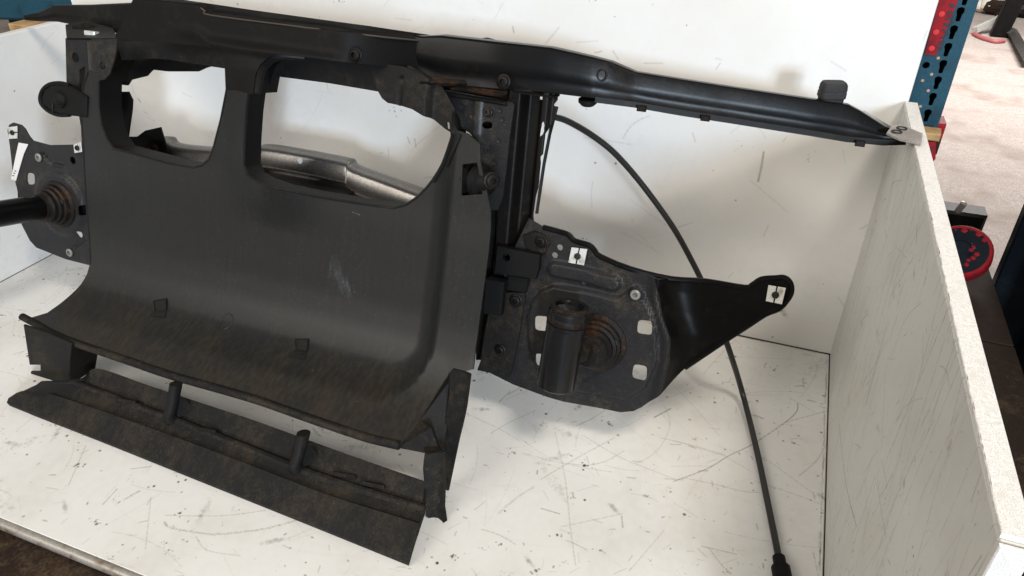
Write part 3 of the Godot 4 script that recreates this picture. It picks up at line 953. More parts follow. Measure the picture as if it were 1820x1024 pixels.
	# trim pieces hanging inside the tops of the openings
	part("opening_shroud", relief([Vector2(-0.2988, 0.4868), Vector2(-0.1984, 0.4936), Vector2(-0.1187, 0.4942), Vector2(-0.0882, 0.4879), Vector2(-0.0924, 0.4621), Vector2(-0.1168, 0.4605), Vector2(-0.1524, 0.461), Vector2(-0.201, 0.4626), Vector2(-0.2302, 0.4614), Vector2(-0.2908, 0.4534)], [], .003, .012, func(p: Vector2) -> float: return .045 + .02 * (p.y - .45)), M.plastic, d)
	part("opening_shroud", relief([Vector2(-0.0279, 0.4801), Vector2(0.0014, 0.4914), Vector2(0.0886, 0.495), Vector2(0.1419, 0.493), Vector2(0.1495, 0.4556), Vector2(0.0751, 0.4584), Vector2(-0.0065, 0.4588), Vector2(-0.0273, 0.4389), Vector2(-0.0349, 0.4336)], [], .003, .012, func(p: Vector2) -> float: return .055 - .1 * (.47 - p.y)), M.plastic, d)
	var bl := [Vector2(0.1412, 0.4916), Vector2(0.1899, 0.4908), Vector2(0.2168, 0.4841), Vector2(0.2366, 0.4741), Vector2(0.2474, 0.4605), Vector2(0.2574, 0.4475), Vector2(0.2597, 0.4348), Vector2(0.2587, 0.4154), Vector2(0.2468, 0.4202), Vector2(0.2274, 0.4316), Vector2(0.2048, 0.4407), Vector2(0.1896, 0.4431), Vector2(0.1702, 0.4444), Vector2(0.1619, 0.449), Vector2(0.156, 0.4567)]
	var slot_line := [Vector2(0.1882, 0.4772), Vector2(0.1864, 0.4435)]
	var b2 := [Vector2(0.223, 0.4686), Vector2(0.2204, 0.4439)]
	part("duct_baffle", relief(bl, [[Vector2(0.2478, 0.4286), Vector2(0.2539, 0.4293), Vector2(0.2537, 0.4203), Vector2(0.249, 0.4211)]], .003, .004, func(p: Vector2) -> float:
		return .066 - .006 * exp(-pow(path_dist(p, slot_line) / .0016, 2)) - .012 * sm(0, .01, (p.x - lerpf(b2[0].x, b2[1].x, clampf((b2[0].y - p.y) / (b2[0].y - b2[1].y), 0, 1))))), M.plastic, d, "grey plastic baffle at the top corner of the right opening")
	# twin ribs of the right post
	part("rib", finish(tube(smooth_path([Vector3(0.2618, 0.4154, 0.0621), Vector3(0.2528, 0.3938, 0.0548), Vector3(0.2429, 0.3716, 0.0496), Vector3(0.2302, 0.3503, 0.0474)], 4), .0028, 8)), M.plastic, d)
	part("rib", finish(tube(smooth_path([Vector3(0.2728, 0.4186, 0.0664), Vector3(0.2648, 0.3966, 0.0659), Vector3(0.253, 0.3746, 0.0559)], 4), .0025, 8)), M.plastic, d)

func upper_beam() -> void:
	# pressed box section sweeping back to both ends, resting on the side boards
	var top := [Vector3(-0.693, 0.4953, -0.115), Vector3(-0.6394, 0.5044, -0.105), Vector3(-0.5842, 0.5195, -0.09), Vector3(-0.464, 0.5266, -0.06), Vector3(-0.3408, 0.5364, -0.03), Vector3(-0.2069, 0.5441, 0), Vector3(-0.072, 0.5403, 0.03), Vector3(0.1057, 0.5345, 0.03), Vector3(0.1958, 0.5294, 0.03), Vector3(0.2231, 0.533, 0.03), Vector3(0.2934, 0.5317, 0.025), Vector3(0.3621, 0.5307, 0.012), Vector3(0.4092, 0.5246, 0), Vector3(0.4324, 0.5209, -0.008), Vector3(0.4622, 0.5112, -0.022), Vector3(0.5151, 0.5076, -0.04), Vector3(0.5747, 0.5039, -0.06), Vector3(0.6673, 0.499, -0.085), Vector3(0.7121, 0.4966, -0.098), Vector3(0.7278, 0.4902, -0.102), Vector3(0.7593, 0.4745, -0.11), Vector3(0.7826, 0.4704, -0.113)]
	var bot := [Vector3(-0.6918, 0.4867, -0.115), Vector3(-0.6394, 0.4882, -0.105), Vector3(-0.582, 0.4919, -0.09), Vector3(-0.4693, 0.4884, -0.06), Vector3(-0.3579, 0.4859, -0.03), Vector3(-0.2111, 0.4891, 0), Vector3(-0.0739, 0.4924, 0.03), Vector3(0.1067, 0.4905, 0.03), Vector3(0.1983, 0.4817, 0.03), Vector3(0.2269, 0.4721, 0.03), Vector3(0.2984, 0.474, 0.025), Vector3(0.3645, 0.4759, 0.012), Vector3(0.4156, 0.4749, 0), Vector3(0.4352, 0.474, -0.008), Vector3(0.4677, 0.4736, -0.022), Vector3(0.5199, 0.4697, -0.04), Vector3(0.5815, 0.4661, -0.06), Vector3(0.6754, 0.4606, -0.085), Vector3(0.7187, 0.4581, -0.098), Vector3(0.7339, 0.4577, -0.102), Vector3(0.7612, 0.4584, -0.11), Vector3(0.785, 0.4605, -0.113)]
	var secs := []
	for i in top.size():
		var a: Vector3 = top[i]
		var b: Vector3 = bot[i]
		var h := a.y - b.y
		var d := minf(.05, h * .9)
		var sec := []
		for q in [[0, -.55], [.0, -.3], [.012, -.12], [.035, .0], [.08, .045], [.2, .066], [.45, .078], [.60, .08], [.70, .03], [.82, .02], [.93, .035], [.985, .05], [1, .03], [1, -.3], [1, -.9], [.5, -1.0], [.06, -.95], [0, -.8]]:
			var p := a.lerp(b, q[0])
			sec.append(p + Vector3(0, -.12 * d if q[1] < -.5 and q[0] < .3 else 0.0, d * q[1]))
		secs.append(sec)
	var fine := []
	for i in secs.size() - 1:
		for s in 4:
			var t := s / 4.0
			var ring := []
			for k in secs[i].size():
				ring.append(secs[i][k].lerp(secs[i + 1][k], t))
			fine.append(ring)
	fine.append(secs[secs.size() - 1])
	var bm := part("upper_crossmember", finish(loft(fine), 30.0), M.gloss, panel, "long glossy black crossmember resting on both side boards")
	# seam flange under the right half
	var fl := []
	for p in [Vector3(0.4214, 0.4739, -0.006), Vector3(0.4679, 0.4722, -0.022), Vector3(0.5216, 0.4678, -0.04), Vector3(0.5819, 0.4641, -0.06), Vector3(0.6758, 0.4586, -0.085), Vector3(0.7193, 0.4555, -0.098), Vector3(0.7619, 0.4557, -0.11), Vector3(0.7866, 0.4593, -0.113)]:
		fl.append([p + Vector3(0, .003, .004), p + Vector3(0, .003, .0065), p + Vector3(0, -.004, .0065), p + Vector3(0, -.004, .004)])
	part("seam_flange", finish(loft(fl)), M.steel, bm)
	for q in [Vector3(0.4775, 0.4723, -0.016), Vector3(0.5523, 0.4679, -0.042), Vector3(0.735, 0.4558, -0.094)]:
		part("weld_nut", finish(block(Vector3(.011, .007, .008), q + Vector3(0, -.004, .002), .001)), M.steel, bm)
	# end flange lying on the right side board, worn to bright metal
	var fp := []
	for p in [Vector3(1.4701, 0.434, 0.1539), Vector3(1.4778, 0.434, 0.1216), Vector3(1.4869, 0.434, 0.116), Vector3(1.51, 0.434, 0.1405), Vector3(1.506, 0.434, 0.1774), Vector3(1.4839, 0.434, 0.1705)]:
		fp.append(local(p))
	part("end_flange", finish(plate3(fp, local(Vector3(0, -.0025, 0)) - local(Vector3.ZERO))), M.bare, bm, "bright worn end flange on top of the side board")
	for q in [Vector3(1.4877, 0.4345, 0.132), Vector3(1.4814, 0.4345, 0.1469)]:
		part("flange_hole", finish(lathe([Vector2(.0062, -.001), Vector2(.0062, .0006), Vector2(.005, .0008), Vector2(.0046, -.0008), Vector2(.0002, -.0008)], 14, axis_frame(local(q), local(Vector3.UP) - local(Vector3.ZERO)))), M.dark_hole, bm)
	var sp := [Vector3(0.7269, 0.4898, -0.106), Vector3(0.7352, 0.4888, -0.128), Vector3(0.7703, 0.4728, -0.132), Vector3(0.7642, 0.4682, -0.112)]
	part("worn_shoulder", finish(plate3(sp, Vector3(0, -.002, -.001))), M.bare, bm)
	# rubber buffer standing on the right half
	var ub: Vector3 = [Vector3(0.6915, 0.498, -0.105)][0]
	var up := local(Vector3.UP) - local(Vector3.ZERO)
	var bs := []
	for q in [[.0142, -.006], [.0142, .003], [.0158, .0045], [.0158, .0105], [.0150, .012], [.0156, .0135], [.0150, .0195], [.0132, .0225], [.0128, .0225]]:
		var ring := []
		for i in 20:
			var an := TAU * i / 20.0
			var c: Vector2 = Vector2(signf(cos(an)) * pow(absf(cos(an)), .45), signf(sin(an)) * pow(absf(sin(an)), .45) * .72) * q[0]
			ring.append(axis_frame(ub, up) * Vector3(c.x, q[1], c.y))
		bs.append(ring)
	part("rubber_buffer", finish(loft(bs), 30.0), M.grey_rubber, panel, "ribbed grey rubber buffer block standing on the crossmember")
	# dimple ring and plugs on the face
	var dr: Vector3 = [Vector3(0.4276, 0.5028, 0)][0]
	var rp := []
	for i in 17:
		rp.append(dr + Vector3(cos(TAU * i / 16) * .006, sin(TAU * i / 16) * .0065, .0035))
	part("plug_ring", finish(tube(rp, .0009, 6), 60.0), M.plate, bm)
	part("drain_plug", finish(lathe([Vector2(.012, 0), Vector2(.012, .004), Vector2(.008, .008), Vector2(.001, .009)], 14, axis_frame([Vector3(0.4097, 0.4724, -0.01)][0], -up))), M.rubber, bm)
	# latch carrier plate in front of the middle, with its folded upper edge
	var el := [Vector2(-0.0949, 0.5403), Vector2(-0.08, 0.5346), Vector2(-0.0695, 0.5292), Vector2(0.056, 0.5261), Vector2(0.1518, 0.5235), Vector2(0.2234, 0.5219), Vector2(0.2393, 0.5251), Vector2(0.2589, 0.5347), Vector2(0.2696, 0.5331)]
	var lf2 := func(p: Vector2) -> float:
		var e := lin_at(el, p.x)
		var w := .104 - .012 * sm(0, .006, p.y - e) - .22 * maxf(0, p.y - e)
		w += .010 * exp(-pow((p.x + .01) / .055, 2)) * (1.0 - sm(-.06, -.02, p.y - e))
		w -= .05 * sm(.2, .36, -p.x - .02) + .14 * sm(.12, .26, p.x)
		w += .006 * exp(-pow((p.y - e + .034) / .007, 2)) * sm(-.14, -.06, p.x) * (1.0 - sm(.11, .15, p.x))
		return w
	part("latch_plate", relief([Vector2(-0.2358, 0.4918), Vector2(-0.2246, 0.5014), Vector2(-0.2115, 0.5204), Vector2(-0.1944, 0.5436), Vector2(-0.1398, 0.5458), Vector2(-0.0143, 0.5402), Vector2(0.1491, 0.5342), Vector2(0.2321, 0.5271), Vector2(0.257, 0.5334), Vector2(0.2721, 0.531), Vector2(0.3034, 0.5251), Vector2(0.305, 0.5057), Vector2(0.2743, 0.4991), Vector2(0.2637, 0.4842), Vector2(0.2307, 0.4821), Vector2(0.1966, 0.4852), Vector2(0.1501, 0.4898), Vector2(0.089, 0.4914), Vector2(0.0399, 0.4909), Vector2(0.0244, 0.4868), Vector2(0.013, 0.4782), Vector2(0.0056, 0.4636), Vector2(0.0013, 0.4385), Vector2(-0.0254, 0.4406), Vector2(-0.0445, 0.4386), Vector2(-0.0444, 0.4784), Vector2(-0.0538, 0.4873), Vector2(-0.0754, 0.491), Vector2(-0.1447, 0.4893), Vector2(-0.2314, 0.4863)], [], .003, .0036, lf2), M.matte, panel, "black latch carrier plate with a folded edge in the middle")
	var ep := []
	for q in [Vector2(-0.0843, 0.537), Vector2(-0.0773, 0.5334), Vector2(-0.0686, 0.5293), Vector2(0.056, 0.5261), Vector2(0.1518, 0.5235), Vector2(0.1975, 0.5222), Vector2(0.2234, 0.5219), Vector2(0.2357, 0.5242)]:
		ep.append(Vector3(q.x, q.y, lf2.call(q) + .0006))
	part("plate_edge", finish(tube(smooth_path(ep, 4), .0011, 6)), M.edge_dust, panel)
	var ed := [Vector3(-0.2941, 0.4903, 0.044), Vector3(-0.2808, 0.503, 0.046), Vector3(-0.2638, 0.5217, 0.05), Vector3(-0.2416, 0.5438, 0.055)]
	part("plate_edge", finish(tube(smooth_path(ed, 4), .0018, 6)), M.plate, panel)
	# dirt-filled seam between latch plate and duct
	part("seam", finish(tube(smooth_path([Vector3(-0.2284, 0.4858, 0.101), Vector3(-0.1823, 0.4896, 0.101), Vector3(-0.1246, 0.491, 0.101), Vector3(-0.0763, 0.4909, 0.101), Vector3(-0.053, 0.4867, 0.101), Vector3(-0.0443, 0.4805, 0.101)], 4), .0018, 6)), M.rusty, panel)
	for q in [Vector3(0.1473, 0.4999, 0.106), Vector3(0.3123, 0.4845, 0.034)]:
		bolt(panel, q, .0075, M.steel, "bolt")
	# flattened bracket tongues under the beam
	part("tongue", finish(plate3([Vector3(0.2155, 0.4747, 0.07), Vector3(0.2451, 0.4748, 0.06), Vector3(0.2729, 0.4782, 0.055), Vector3(0.2689, 0.4824, 0.05), Vector3(0.2269, 0.4809, 0.055)], Vector3(0, -.002, -.002))), M.rusty, panel)
	part("tongue", finish(plate3([Vector3(0.253, 0.471, 0.06), Vector3(0.3182, 0.4691, 0.055), Vector3(0.3227, 0.4739, 0.045), Vector3(0.2611, 0.4747, 0.045)], Vector3(0, -.002, -.002))), M.rusty, panel)

func spot_welds(parent: Node, pts: Array, r: float) -> void:
	for p in pts:
		part("spot_weld", finish(lathe([Vector2(r, 0), Vector2(r * .9, .0006), Vector2(r * .6, .0003), Vector2(r * .05, .0001)], 10, axis_frame(p, Vector3(0, 0, 1)))), M.plate, parent)

func columns() -> void:
	# right column: folded channel
	var u0: float = [Vector2(0.325, 0.3741)][0].x
	var colf := func(p: Vector2) -> float:
		var x := p.x - u0
		return .004 + .014 * sm(-.016, -.012, x) * (1.0 - sm(.004, .007, x)) - .008 * sm(.008, .012, x) * (1.0 - sm(.026, .030, x)) + .010 * sm(.030, .033, x) * (1.0 - sm(.040, .044, x)) - .004 * sm(.050, .056, x)
	var co := [Vector2(0.3002, 0.4551), Vector2(0.3148, 0.4567), Vector2(0.316, 0.4764), Vector2(0.3203, 0.4797), Vector2(0.3491, 0.4792), Vector2(0.3679, 0.4771), Vector2(0.3743, 0.4731), Vector2(0.3742, 0.4676), Vector2(0.3704, 0.4623), Vector2(0.3707, 0.4589), Vector2(0.3745, 0.4586), Vector2(0.3734, 0.4488), Vector2(0.3661, 0.4261), Vector2(0.3659, 0.4003), Vector2(0.3625, 0.3962), Vector2(0.3647, 0.3834), Vector2(0.3638, 0.356), Vector2(0.3617, 0.3459), Vector2(0.3606, 0.3192), Vector2(0.3634, 0.3074), Vector2(0.3701, 0.3039), Vector2(0.3832, 0.2923), Vector2(0.3802, 0.2762), Vector2(0.3738, 0.2623), Vector2(0.3599, 0.2243), Vector2(0.3494, 0.2057), Vector2(0.3231, 0.2002), Vector2(0.312, 0.2393), Vector2(0.3058, 0.3101), Vector2(0.3097, 0.3492)]
	var col := part("column", relief(co, [[Vector2(0.3484, 0.4716), Vector2(0.3561, 0.4697), Vector2(0.3574, 0.465), Vector2(0.3483, 0.4654)], [Vector2(0.3622, 0.4412), Vector2(0.3654, 0.4331), Vector2(0.3632, 0.425), Vector2(0.3543, 0.416), Vector2(0.3512, 0.4235), Vector2(0.3541, 0.4317)]], .0025, .004, colf), M.steel, panel, "black folded steel column beside the right opening")
	part("column_top", finish(plate3([Vector3(0.3243, 0.4755, 0.03), Vector3(0.3259, 0.4822, 0.02), Vector3(0.3712, 0.4809, 0), Vector3(0.3756, 0.4746, 0), Vector3(0.3717, 0.4718, 0.01), Vector3(0.3341, 0.4739, 0.03)], Vector3(0, -.002, -.001))), M.steel, col)
	part("side_flange", finish(plate3([Vector3(0.3673, 0.4596, -0.006), Vector3(0.3722, 0.4585, -0.01), Vector3(0.367, 0.4227, -0.008), Vector3(0.3656, 0.3996, -0.006), Vector3(0.3644, 0.3807, -0.004), Vector3(0.3638, 0.3497, -0.002), Vector3(0.3629, 0.3196, 0), Vector3(0.3597, 0.3194, 0.002), Vector3(0.3605, 0.357, 0), Vector3(0.3618, 0.3901, -0.002), Vector3(0.3645, 0.4227, -0.004)], Vector3(0, 0, -.002))), M.steel, col)
	# gusset plate between baffle and column
	var gp := [Vector2(0.2217, 0.466), Vector2(0.2392, 0.4658), Vector2(0.2861, 0.4633), Vector2(0.3242, 0.4606), Vector2(0.3274, 0.4583), Vector2(0.3249, 0.4207), Vector2(0.3242, 0.3779), Vector2(0.3223, 0.3395), Vector2(0.3167, 0.3222), Vector2(0.3024, 0.3214), Vector2(0.2591, 0.3142), Vector2(0.2545, 0.3812), Vector2(0.2857, 0.4), Vector2(0.2727, 0.4155), Vector2(0.254, 0.4224), Vector2(0.2412, 0.4351)]
	var gc := [Vector2(0.2789, 0.4569), Vector2(0.2791, 0.4148)]
	part("gusset_plate", relief(gp, [soft_poly([Vector2(0.2862, 0.4327), Vector2(0.3, 0.4344), Vector2(0.3008, 0.4254), Vector2(0.287, 0.4236)], .4)], .0025, .005, func(p: Vector2) -> float:
		return .030 + .004 * exp(-pow(path_dist(p, gc) / .006, 2))), M.plate, panel, "dusty grey gusset plate with an oval hole")
	part("added_backing_sheet", relief([Vector2(0.138, 0.4899), Vector2(0.3127, 0.4871), Vector2(0.3131, 0.4), Vector2(0.2734, 0.4037), Vector2(0.2329, 0.4429), Vector2(0.1986, 0.461)], [], .0025, .012, func(p: Vector2) -> float: return -.004), M.steel, panel)  # added dark sheet closing the bright gaps behind gusset and tongues
	bolt(panel, [Vector3(0.2933, 0.4455, 0.031)][0], .0055, M.plate, "rivet")
	spot_welds(panel, [Vector3(0.2582, 0.4477, 0.031), Vector3(0.2715, 0.438, 0.031), Vector3(0.309, 0.4494, 0.031), Vector3(0.3108, 0.4119, 0.031), Vector3(0.3087, 0.383, 0.031), Vector3(0.2993, 0.4019, 0.031), Vector3(0.313, 0.4388, 0.031)], .0032)
	part("fold", finish(tube(smooth_path([Vector3(0.2344, 0.462, 0.036), Vector3(0.2804, 0.46, 0.034), Vector3(0.3176, 0.4586, 0.032)], 3), .003, 8)), M.steel, panel)
	# rubber mount bedded in the duct's cut-out
	var mc: Vector3 = [Vector3(0.2919, 0.3618, 0.052)][0]
	part("rubber_mount", finish(lathe([Vector2(.002, -.024), Vector2(.016, -.024), Vector2(.019, -.020), Vector2(.019, -.009), Vector2(.012, -.007), Vector2(.012, .000), Vector2(.021, .002), Vector2(.021, .011), Vector2(.016, .014), Vector2(.014, .024), Vector2(.009, .027), Vector2(.002, .027)], 22, axis_frame(mc, Vector3(1, 0, .25)))), M.rubber, panel, "ribbed black rubber mount in the duct's side")
	bolt(panel, [Vector3(0.3192, 0.3671, 0.065)][0], .009, M.rusty, "mount_bolt", Vector3(.7, 0, .7))
	part("added_backing_sheet", relief([Vector2(0.2718, 0.3096), Vector2(0.32, 0.3175), Vector2(0.323, 0.2399), Vector2(0.334, 0.1668), Vector2(0.3361, 0.0973), Vector2(0.2892, 0.0857)], [], .0025, .012, func(p: Vector2) -> float: return -.006), M.steel, panel)  # added dark sheet so the gap between duct and column stays dark
	# lower bracket stack beside the duct
	part("bracket", relief([Vector2(0.3228, 0.2755), Vector2(0.3818, 0.2749), Vector2(0.3824, 0.2543), Vector2(0.3792, 0.2405), Vector2(0.3665, 0.2411), Vector2(0.322, 0.2386)], [disc_poly([Vector2(0.3367, 0.2626)][0], .0055)], .010, .004, func(p: Vector2) -> float: return .035), M.rubber, panel, "black block bracket with a round hole beside the duct")
	part("bracket_tab", finish(slab([Vector2(0.3373, 0.237), Vector2(0.3678, 0.2375), Vector2(0.3652, 0.2154), Vector2(0.3362, 0.2134)], .012, .026, .0015)), M.rubber, panel)
	part("bracket_tab", finish(slab([Vector2(0.3126, 0.2294), Vector2(0.3392, 0.2307), Vector2(0.3387, 0.1824), Vector2(0.3141, 0.1811)], .02, .044, .002)), M.rubber, panel)
	part("foot_strip", relief([Vector2(0.3273, 0.2102), Vector2(0.3663, 0.2175), Vector2(0.363, 0.1523), Vector2(0.3563, 0.0918), Vector2(0.3336, 0.0904), Vector2(0.3095, 0.0913), Vector2(0.3124, 0.1404), Vector2(0.3161, 0.1766), Vector2(0.3302, 0.178)], [], .004, .006, func(p: Vector2) -> float: return .030), M.plastic, panel, "black foot strip below the column")
	part("corner_tab", finish(slab([Vector2(0.3527, 0.2933), Vector2(0.3675, 0.302), Vector2(0.3873, 0.2979), Vector2(0.3904, 0.2909), Vector2(0.3846, 0.273), Vector2(0.3724, 0.2707), Vector2(0.3583, 0.2774)], .012, .024, .0012)), M.rusty, panel)
	bolt(panel, [Vector3(0.3791, 0.2903, 0.025)][0], .0068, M.steel)
	bolt(panel, [Vector3(0.3543, 0.2048, 0.031)][0], .0075, M.steel)
	bolt(panel, [Vector3(0.3383, 0.1282, 0.031)][0], .0068, M.steel)
	# left column and its bracket
	part("column", relief([Vector2(-0.4303, 0.4734), Vector2(-0.327, 0.4812), Vector2(-0.3228, 0.4783), Vector2(-0.3328, 0.4512), Vector2(-0.3459, 0.4275), Vector2(-0.3561, 0.4197), Vector2(-0.3661, 0.4136), Vector2(-0.37, 0.384), Vector2(-0.3781, 0.3212), Vector2(-0.3955, 0.308), Vector2(-0.414, 0.3055), Vector2(-0.419, 0.3564), Vector2(-0.4387, 0.4026)], [disc_poly([Vector2(-0.4131, 0.4463)][0], .0075), disc_poly([Vector2(-0.3582, 0.4388)][0], .0065), [Vector2(-0.4074, 0.4282), Vector2(-0.3948, 0.4345), Vector2(-0.4023, 0.3978), Vector2(-0.412, 0.3967)]], .0025, .005, func(p: Vector2) -> float: return .02 + .1 * maxf(0, p.x + .375) * 0.4), M.plate, panel, "grey bracket column with round holes beside the left opening")
	part("added_backing_sheet", relief([Vector2(-0.4555, 0.4668), Vector2(-0.3891, 0.4725), Vector2(-0.4042, 0.3565), Vector2(-0.4429, 0.3519), Vector2(-0.4658, 0.3991)], [], .0025, .012, func(p: Vector2) -> float: return -.005), M.steel, panel)  # added dark sheet behind the left column, darkens its holes
	part("bracket_tongue", relief([Vector2(-0.3176, 0.4764), Vector2(-0.2553, 0.4855), Vector2(-0.2593, 0.4693), Vector2(-0.2652, 0.455), Vector2(-0.276, 0.4353), Vector2(-0.2856, 0.4273), Vector2(-0.2967, 0.4246), Vector2(-0.3058, 0.4371), Vector2(-0.321, 0.4372)], [disc_poly([Vector2(-0.2875, 0.4459)][0], .0055)], .0025, .006, func(p: Vector2) -> float: return .082 - .02 * sm(-.30, -.36, p.x)), M.plate, panel)
	part("bracket_shelf", finish(plate3([Vector3(-0.5126, 0.49, -0.05), Vector3(-0.4684, 0.5004, -0.05), Vector3(-0.3751, 0.4943, -0.02), Vector3(-0.3224, 0.4824, 0.02), Vector3(-0.4277, 0.4744, 0.02)], Vector3(0, -.003, 0))), M.steel, panel)
	part("bracket_fold", finish(slab([Vector2(-0.4746, 0.4903), Vector2(-0.4773, 0.4726), Vector2(-0.3883, 0.4766), Vector2(-0.3984, 0.4911), Vector2(-0.4454, 0.4977)], -.034, -.030)), M.steel, panel)
	part("rubber_pad", finish(block(Vector3(.022, .008, .012), [Vector3(-0.3971, 0.4834, 0)][0], .002)), M.zinc, panel)
	# left bonnet stop: drum on an arm
	var dr := part("stop_arm", finish(slab([Vector2(-0.4602, 0.3701), Vector2(-0.4605, 0.3822), Vector2(-0.4526, 0.3934), Vector2(-0.4378, 0.4027), Vector2(-0.4205, 0.407), Vector2(-0.3996, 0.4058), Vector2(-0.3775, 0.398), Vector2(-0.3645, 0.3927), Vector2(-0.3689, 0.3608), Vector2(-0.4007, 0.3596), Vector2(-0.4257, 0.3592), Vector2(-0.4445, 0.3623)], .034, .05, .003)), M.rubber, panel, "black rounded stop arm beside the left column")
	part("boss", finish(lathe([Vector2(.013, 0), Vector2(.012, .003), Vector2(.008, .006), Vector2(.001, .007)], 16, axis_frame([Vector3(-0.4185, 0.3825, 0.05)][0], Vector3(0, 0, 1)))), M.rubber, dr)
	part("rim", finish(tube(smooth_path([Vector3(-0.4066, 0.3604, 0.046), Vector3(-0.4309, 0.3575, 0.046), Vector3(-0.4521, 0.3612, 0.046), Vector3(-0.4652, 0.3702, 0.046), Vector3(-0.4656, 0.3823, 0.046), Vector3(-0.4562, 0.3946, 0.046), Vector3(-0.4404, 0.4031, 0.046), Vector3(-0.4207, 0.4069, 0.046), Vector3(-0.3998, 0.4057, 0.046)], 4), .0035, 8)), M.rubber, dr)
	part("rib", finish(tube([Vector3(-0.4334, 0.3783, 0.051), Vector3(-0.4375, 0.3605, 0.051)], .0012, 6)), M.plate, dr)

func light_plates() -> void:
	# right headlamp plate
	var hub: Vector2 = [Vector2(0.4692, 0.1685)][0]
	var ridge := [Vector2(0.536, 0.2505), Vector2(0.5461, 0.2223), Vector2(0.5605, 0.1946), Vector2(0.5639, 0.1639), Vector2(0.5618, 0.1311)]
	var bead_a := [Vector2(0.4091, 0.236), Vector2(0.4473, 0.2383), Vector2(0.485, 0.2368), Vector2(0.5039, 0.253)]
	var bead_b := [Vector2(0.3985, 0.2612), Vector2(0.433, 0.2617), Vector2(0.4789, 0.254)]
	var wing := [Vector2(0.5545, 0.2544), Vector2(0.6461, 0.2553), Vector2(0.6608, 0.2476), Vector2(0.5838, 0.1609)]
	var rv: Vector2 = [Vector2(0.5109, 0.2453)][0]
	var plateau := PackedVector2Array([Vector2(0.3675, 0.1788), Vector2(0.3714, 0.2042), Vector2(0.3829, 0.2243), Vector2(0.4013, 0.236), Vector2(0.4473, 0.2383), Vector2(0.4871, 0.2373), Vector2(0.5025, 0.2527), Vector2(0.5171, 0.2519), Vector2(0.5332, 0.231), Vector2(0.5468, 0.1992), Vector2(0.5541, 0.1615), Vector2(0.5445, 0.1184), Vector2(0.5181, 0.0913), Vector2(0.478, 0.089), Vector2(0.4305, 0.085), Vector2(0.392, 0.1001), Vector2(0.374, 0.1385)])
	var plateau_edge := Array(plateau)
	plateau_edge.append(plateau[0])
	var rib := [Vector2(0.4015, 0.2556), Vector2(0.4413, 0.2557), Vector2(0.4792, 0.2518)]
	var pf := func(p: Vector2) -> float:
		var r := p.distance_to(hub)
		var w := .02
		if Geometry2D.is_point_in_polygon(p, plateau):
			w += .006 * sm(0, .006, path_dist(p, plateau_edge))
		w += .007 * (1.0 - sm(.006, .013, path_dist(p, rib)))
		w += .006 * (1.0 - sm(.030, .040, r))
		# long ridge, then the wing falls away behind it
		var rx := lin_at([Vector2(-ridge[4].y, ridge[4].x), Vector2(-ridge[3].y, ridge[3].x), Vector2(-ridge[2].y, ridge[2].x), Vector2(-ridge[1].y, ridge[1].x), Vector2(-ridge[0].y, ridge[0].x)], -p.y) if false else lin_at([Vector2(ridge[4].y, ridge[4].x), Vector2(ridge[3].y, ridge[3].x), Vector2(ridge[2].y, ridge[2].x), Vector2(ridge[1].y, ridge[1].x), Vector2(ridge[0].y, ridge[0].x)], p.y)
		var s := p.x - rx
		w += .008 * exp(-pow(s / .010, 2))
		w -= .030 * (1.0 - exp(-maxf(s, 0) / .018)) - .030 * sm(.0, .28, s)
		w += .003 * (1.0 - sm(.007, .010, p.distance_to(rv)))
		return w
	var po := [Vector2(0.3576, 0.3165), Vector2(0.3681, 0.3123), Vector2(0.3778, 0.3087), Vector2(0.4033, 0.3063), Vector2(0.4134, 0.3044), Vector2(0.4217, 0.2983), Vector2(0.4415, 0.2959), Vector2(0.4497, 0.2899), Vector2(0.4579, 0.284), Vector2(0.4979, 0.2751), Vector2(0.5308, 0.2704), Vector2(0.5387, 0.2511), Vector2(0.5481, 0.2227), Vector2(0.5625, 0.1951), Vector2(0.566, 0.1644), Vector2(0.5639, 0.1317), Vector2(0.5637, 0.1186), Vector2(0.5399, 0.0888), Vector2(0.5304, 0.0803), Vector2(0.5136, 0.0739), Vector2(0.4826, 0.0722), Vector2(0.4333, 0.0683), Vector2(0.4102, 0.0691), Vector2(0.3592, 0.075), Vector2(0.3223, 0.0841), Vector2(0.3023, 0.0835), Vector2(0.317, 0.1378), Vector2(0.3251, 0.1902), Vector2(0.3323, 0.2485)]
	var holes := [soft_poly([Vector2(0.3816, 0.1872), Vector2(0.4005, 0.1898), Vector2(0.4029, 0.1683), Vector2(0.383, 0.1662)], .28), soft_poly([Vector2(0.5187, 0.2116), Vector2(0.5366, 0.214), Vector2(0.5388, 0.1943), Vector2(0.5193, 0.1929)], .28), soft_poly([Vector2(0.5218, 0.1503), Vector2(0.5395, 0.1514), Vector2(0.5412, 0.1299), Vector2(0.5217, 0.1298)], .28), soft_poly([Vector2(0.3881, 0.1332), Vector2(0.4009, 0.1346), Vector2(0.4029, 0.1165), Vector2(0.39, 0.115)], .28), disc_poly([Vector2(0.4035, 0.2852)][0], .0042), disc_poly([Vector2(0.3979, 0.2735)][0], .0042)]
	var pl := part("headlamp_plate", relief(po, holes, .0022, .0036, pf), M.plate, panel, "black pressed headlamp plate with a pointed wing on the right")
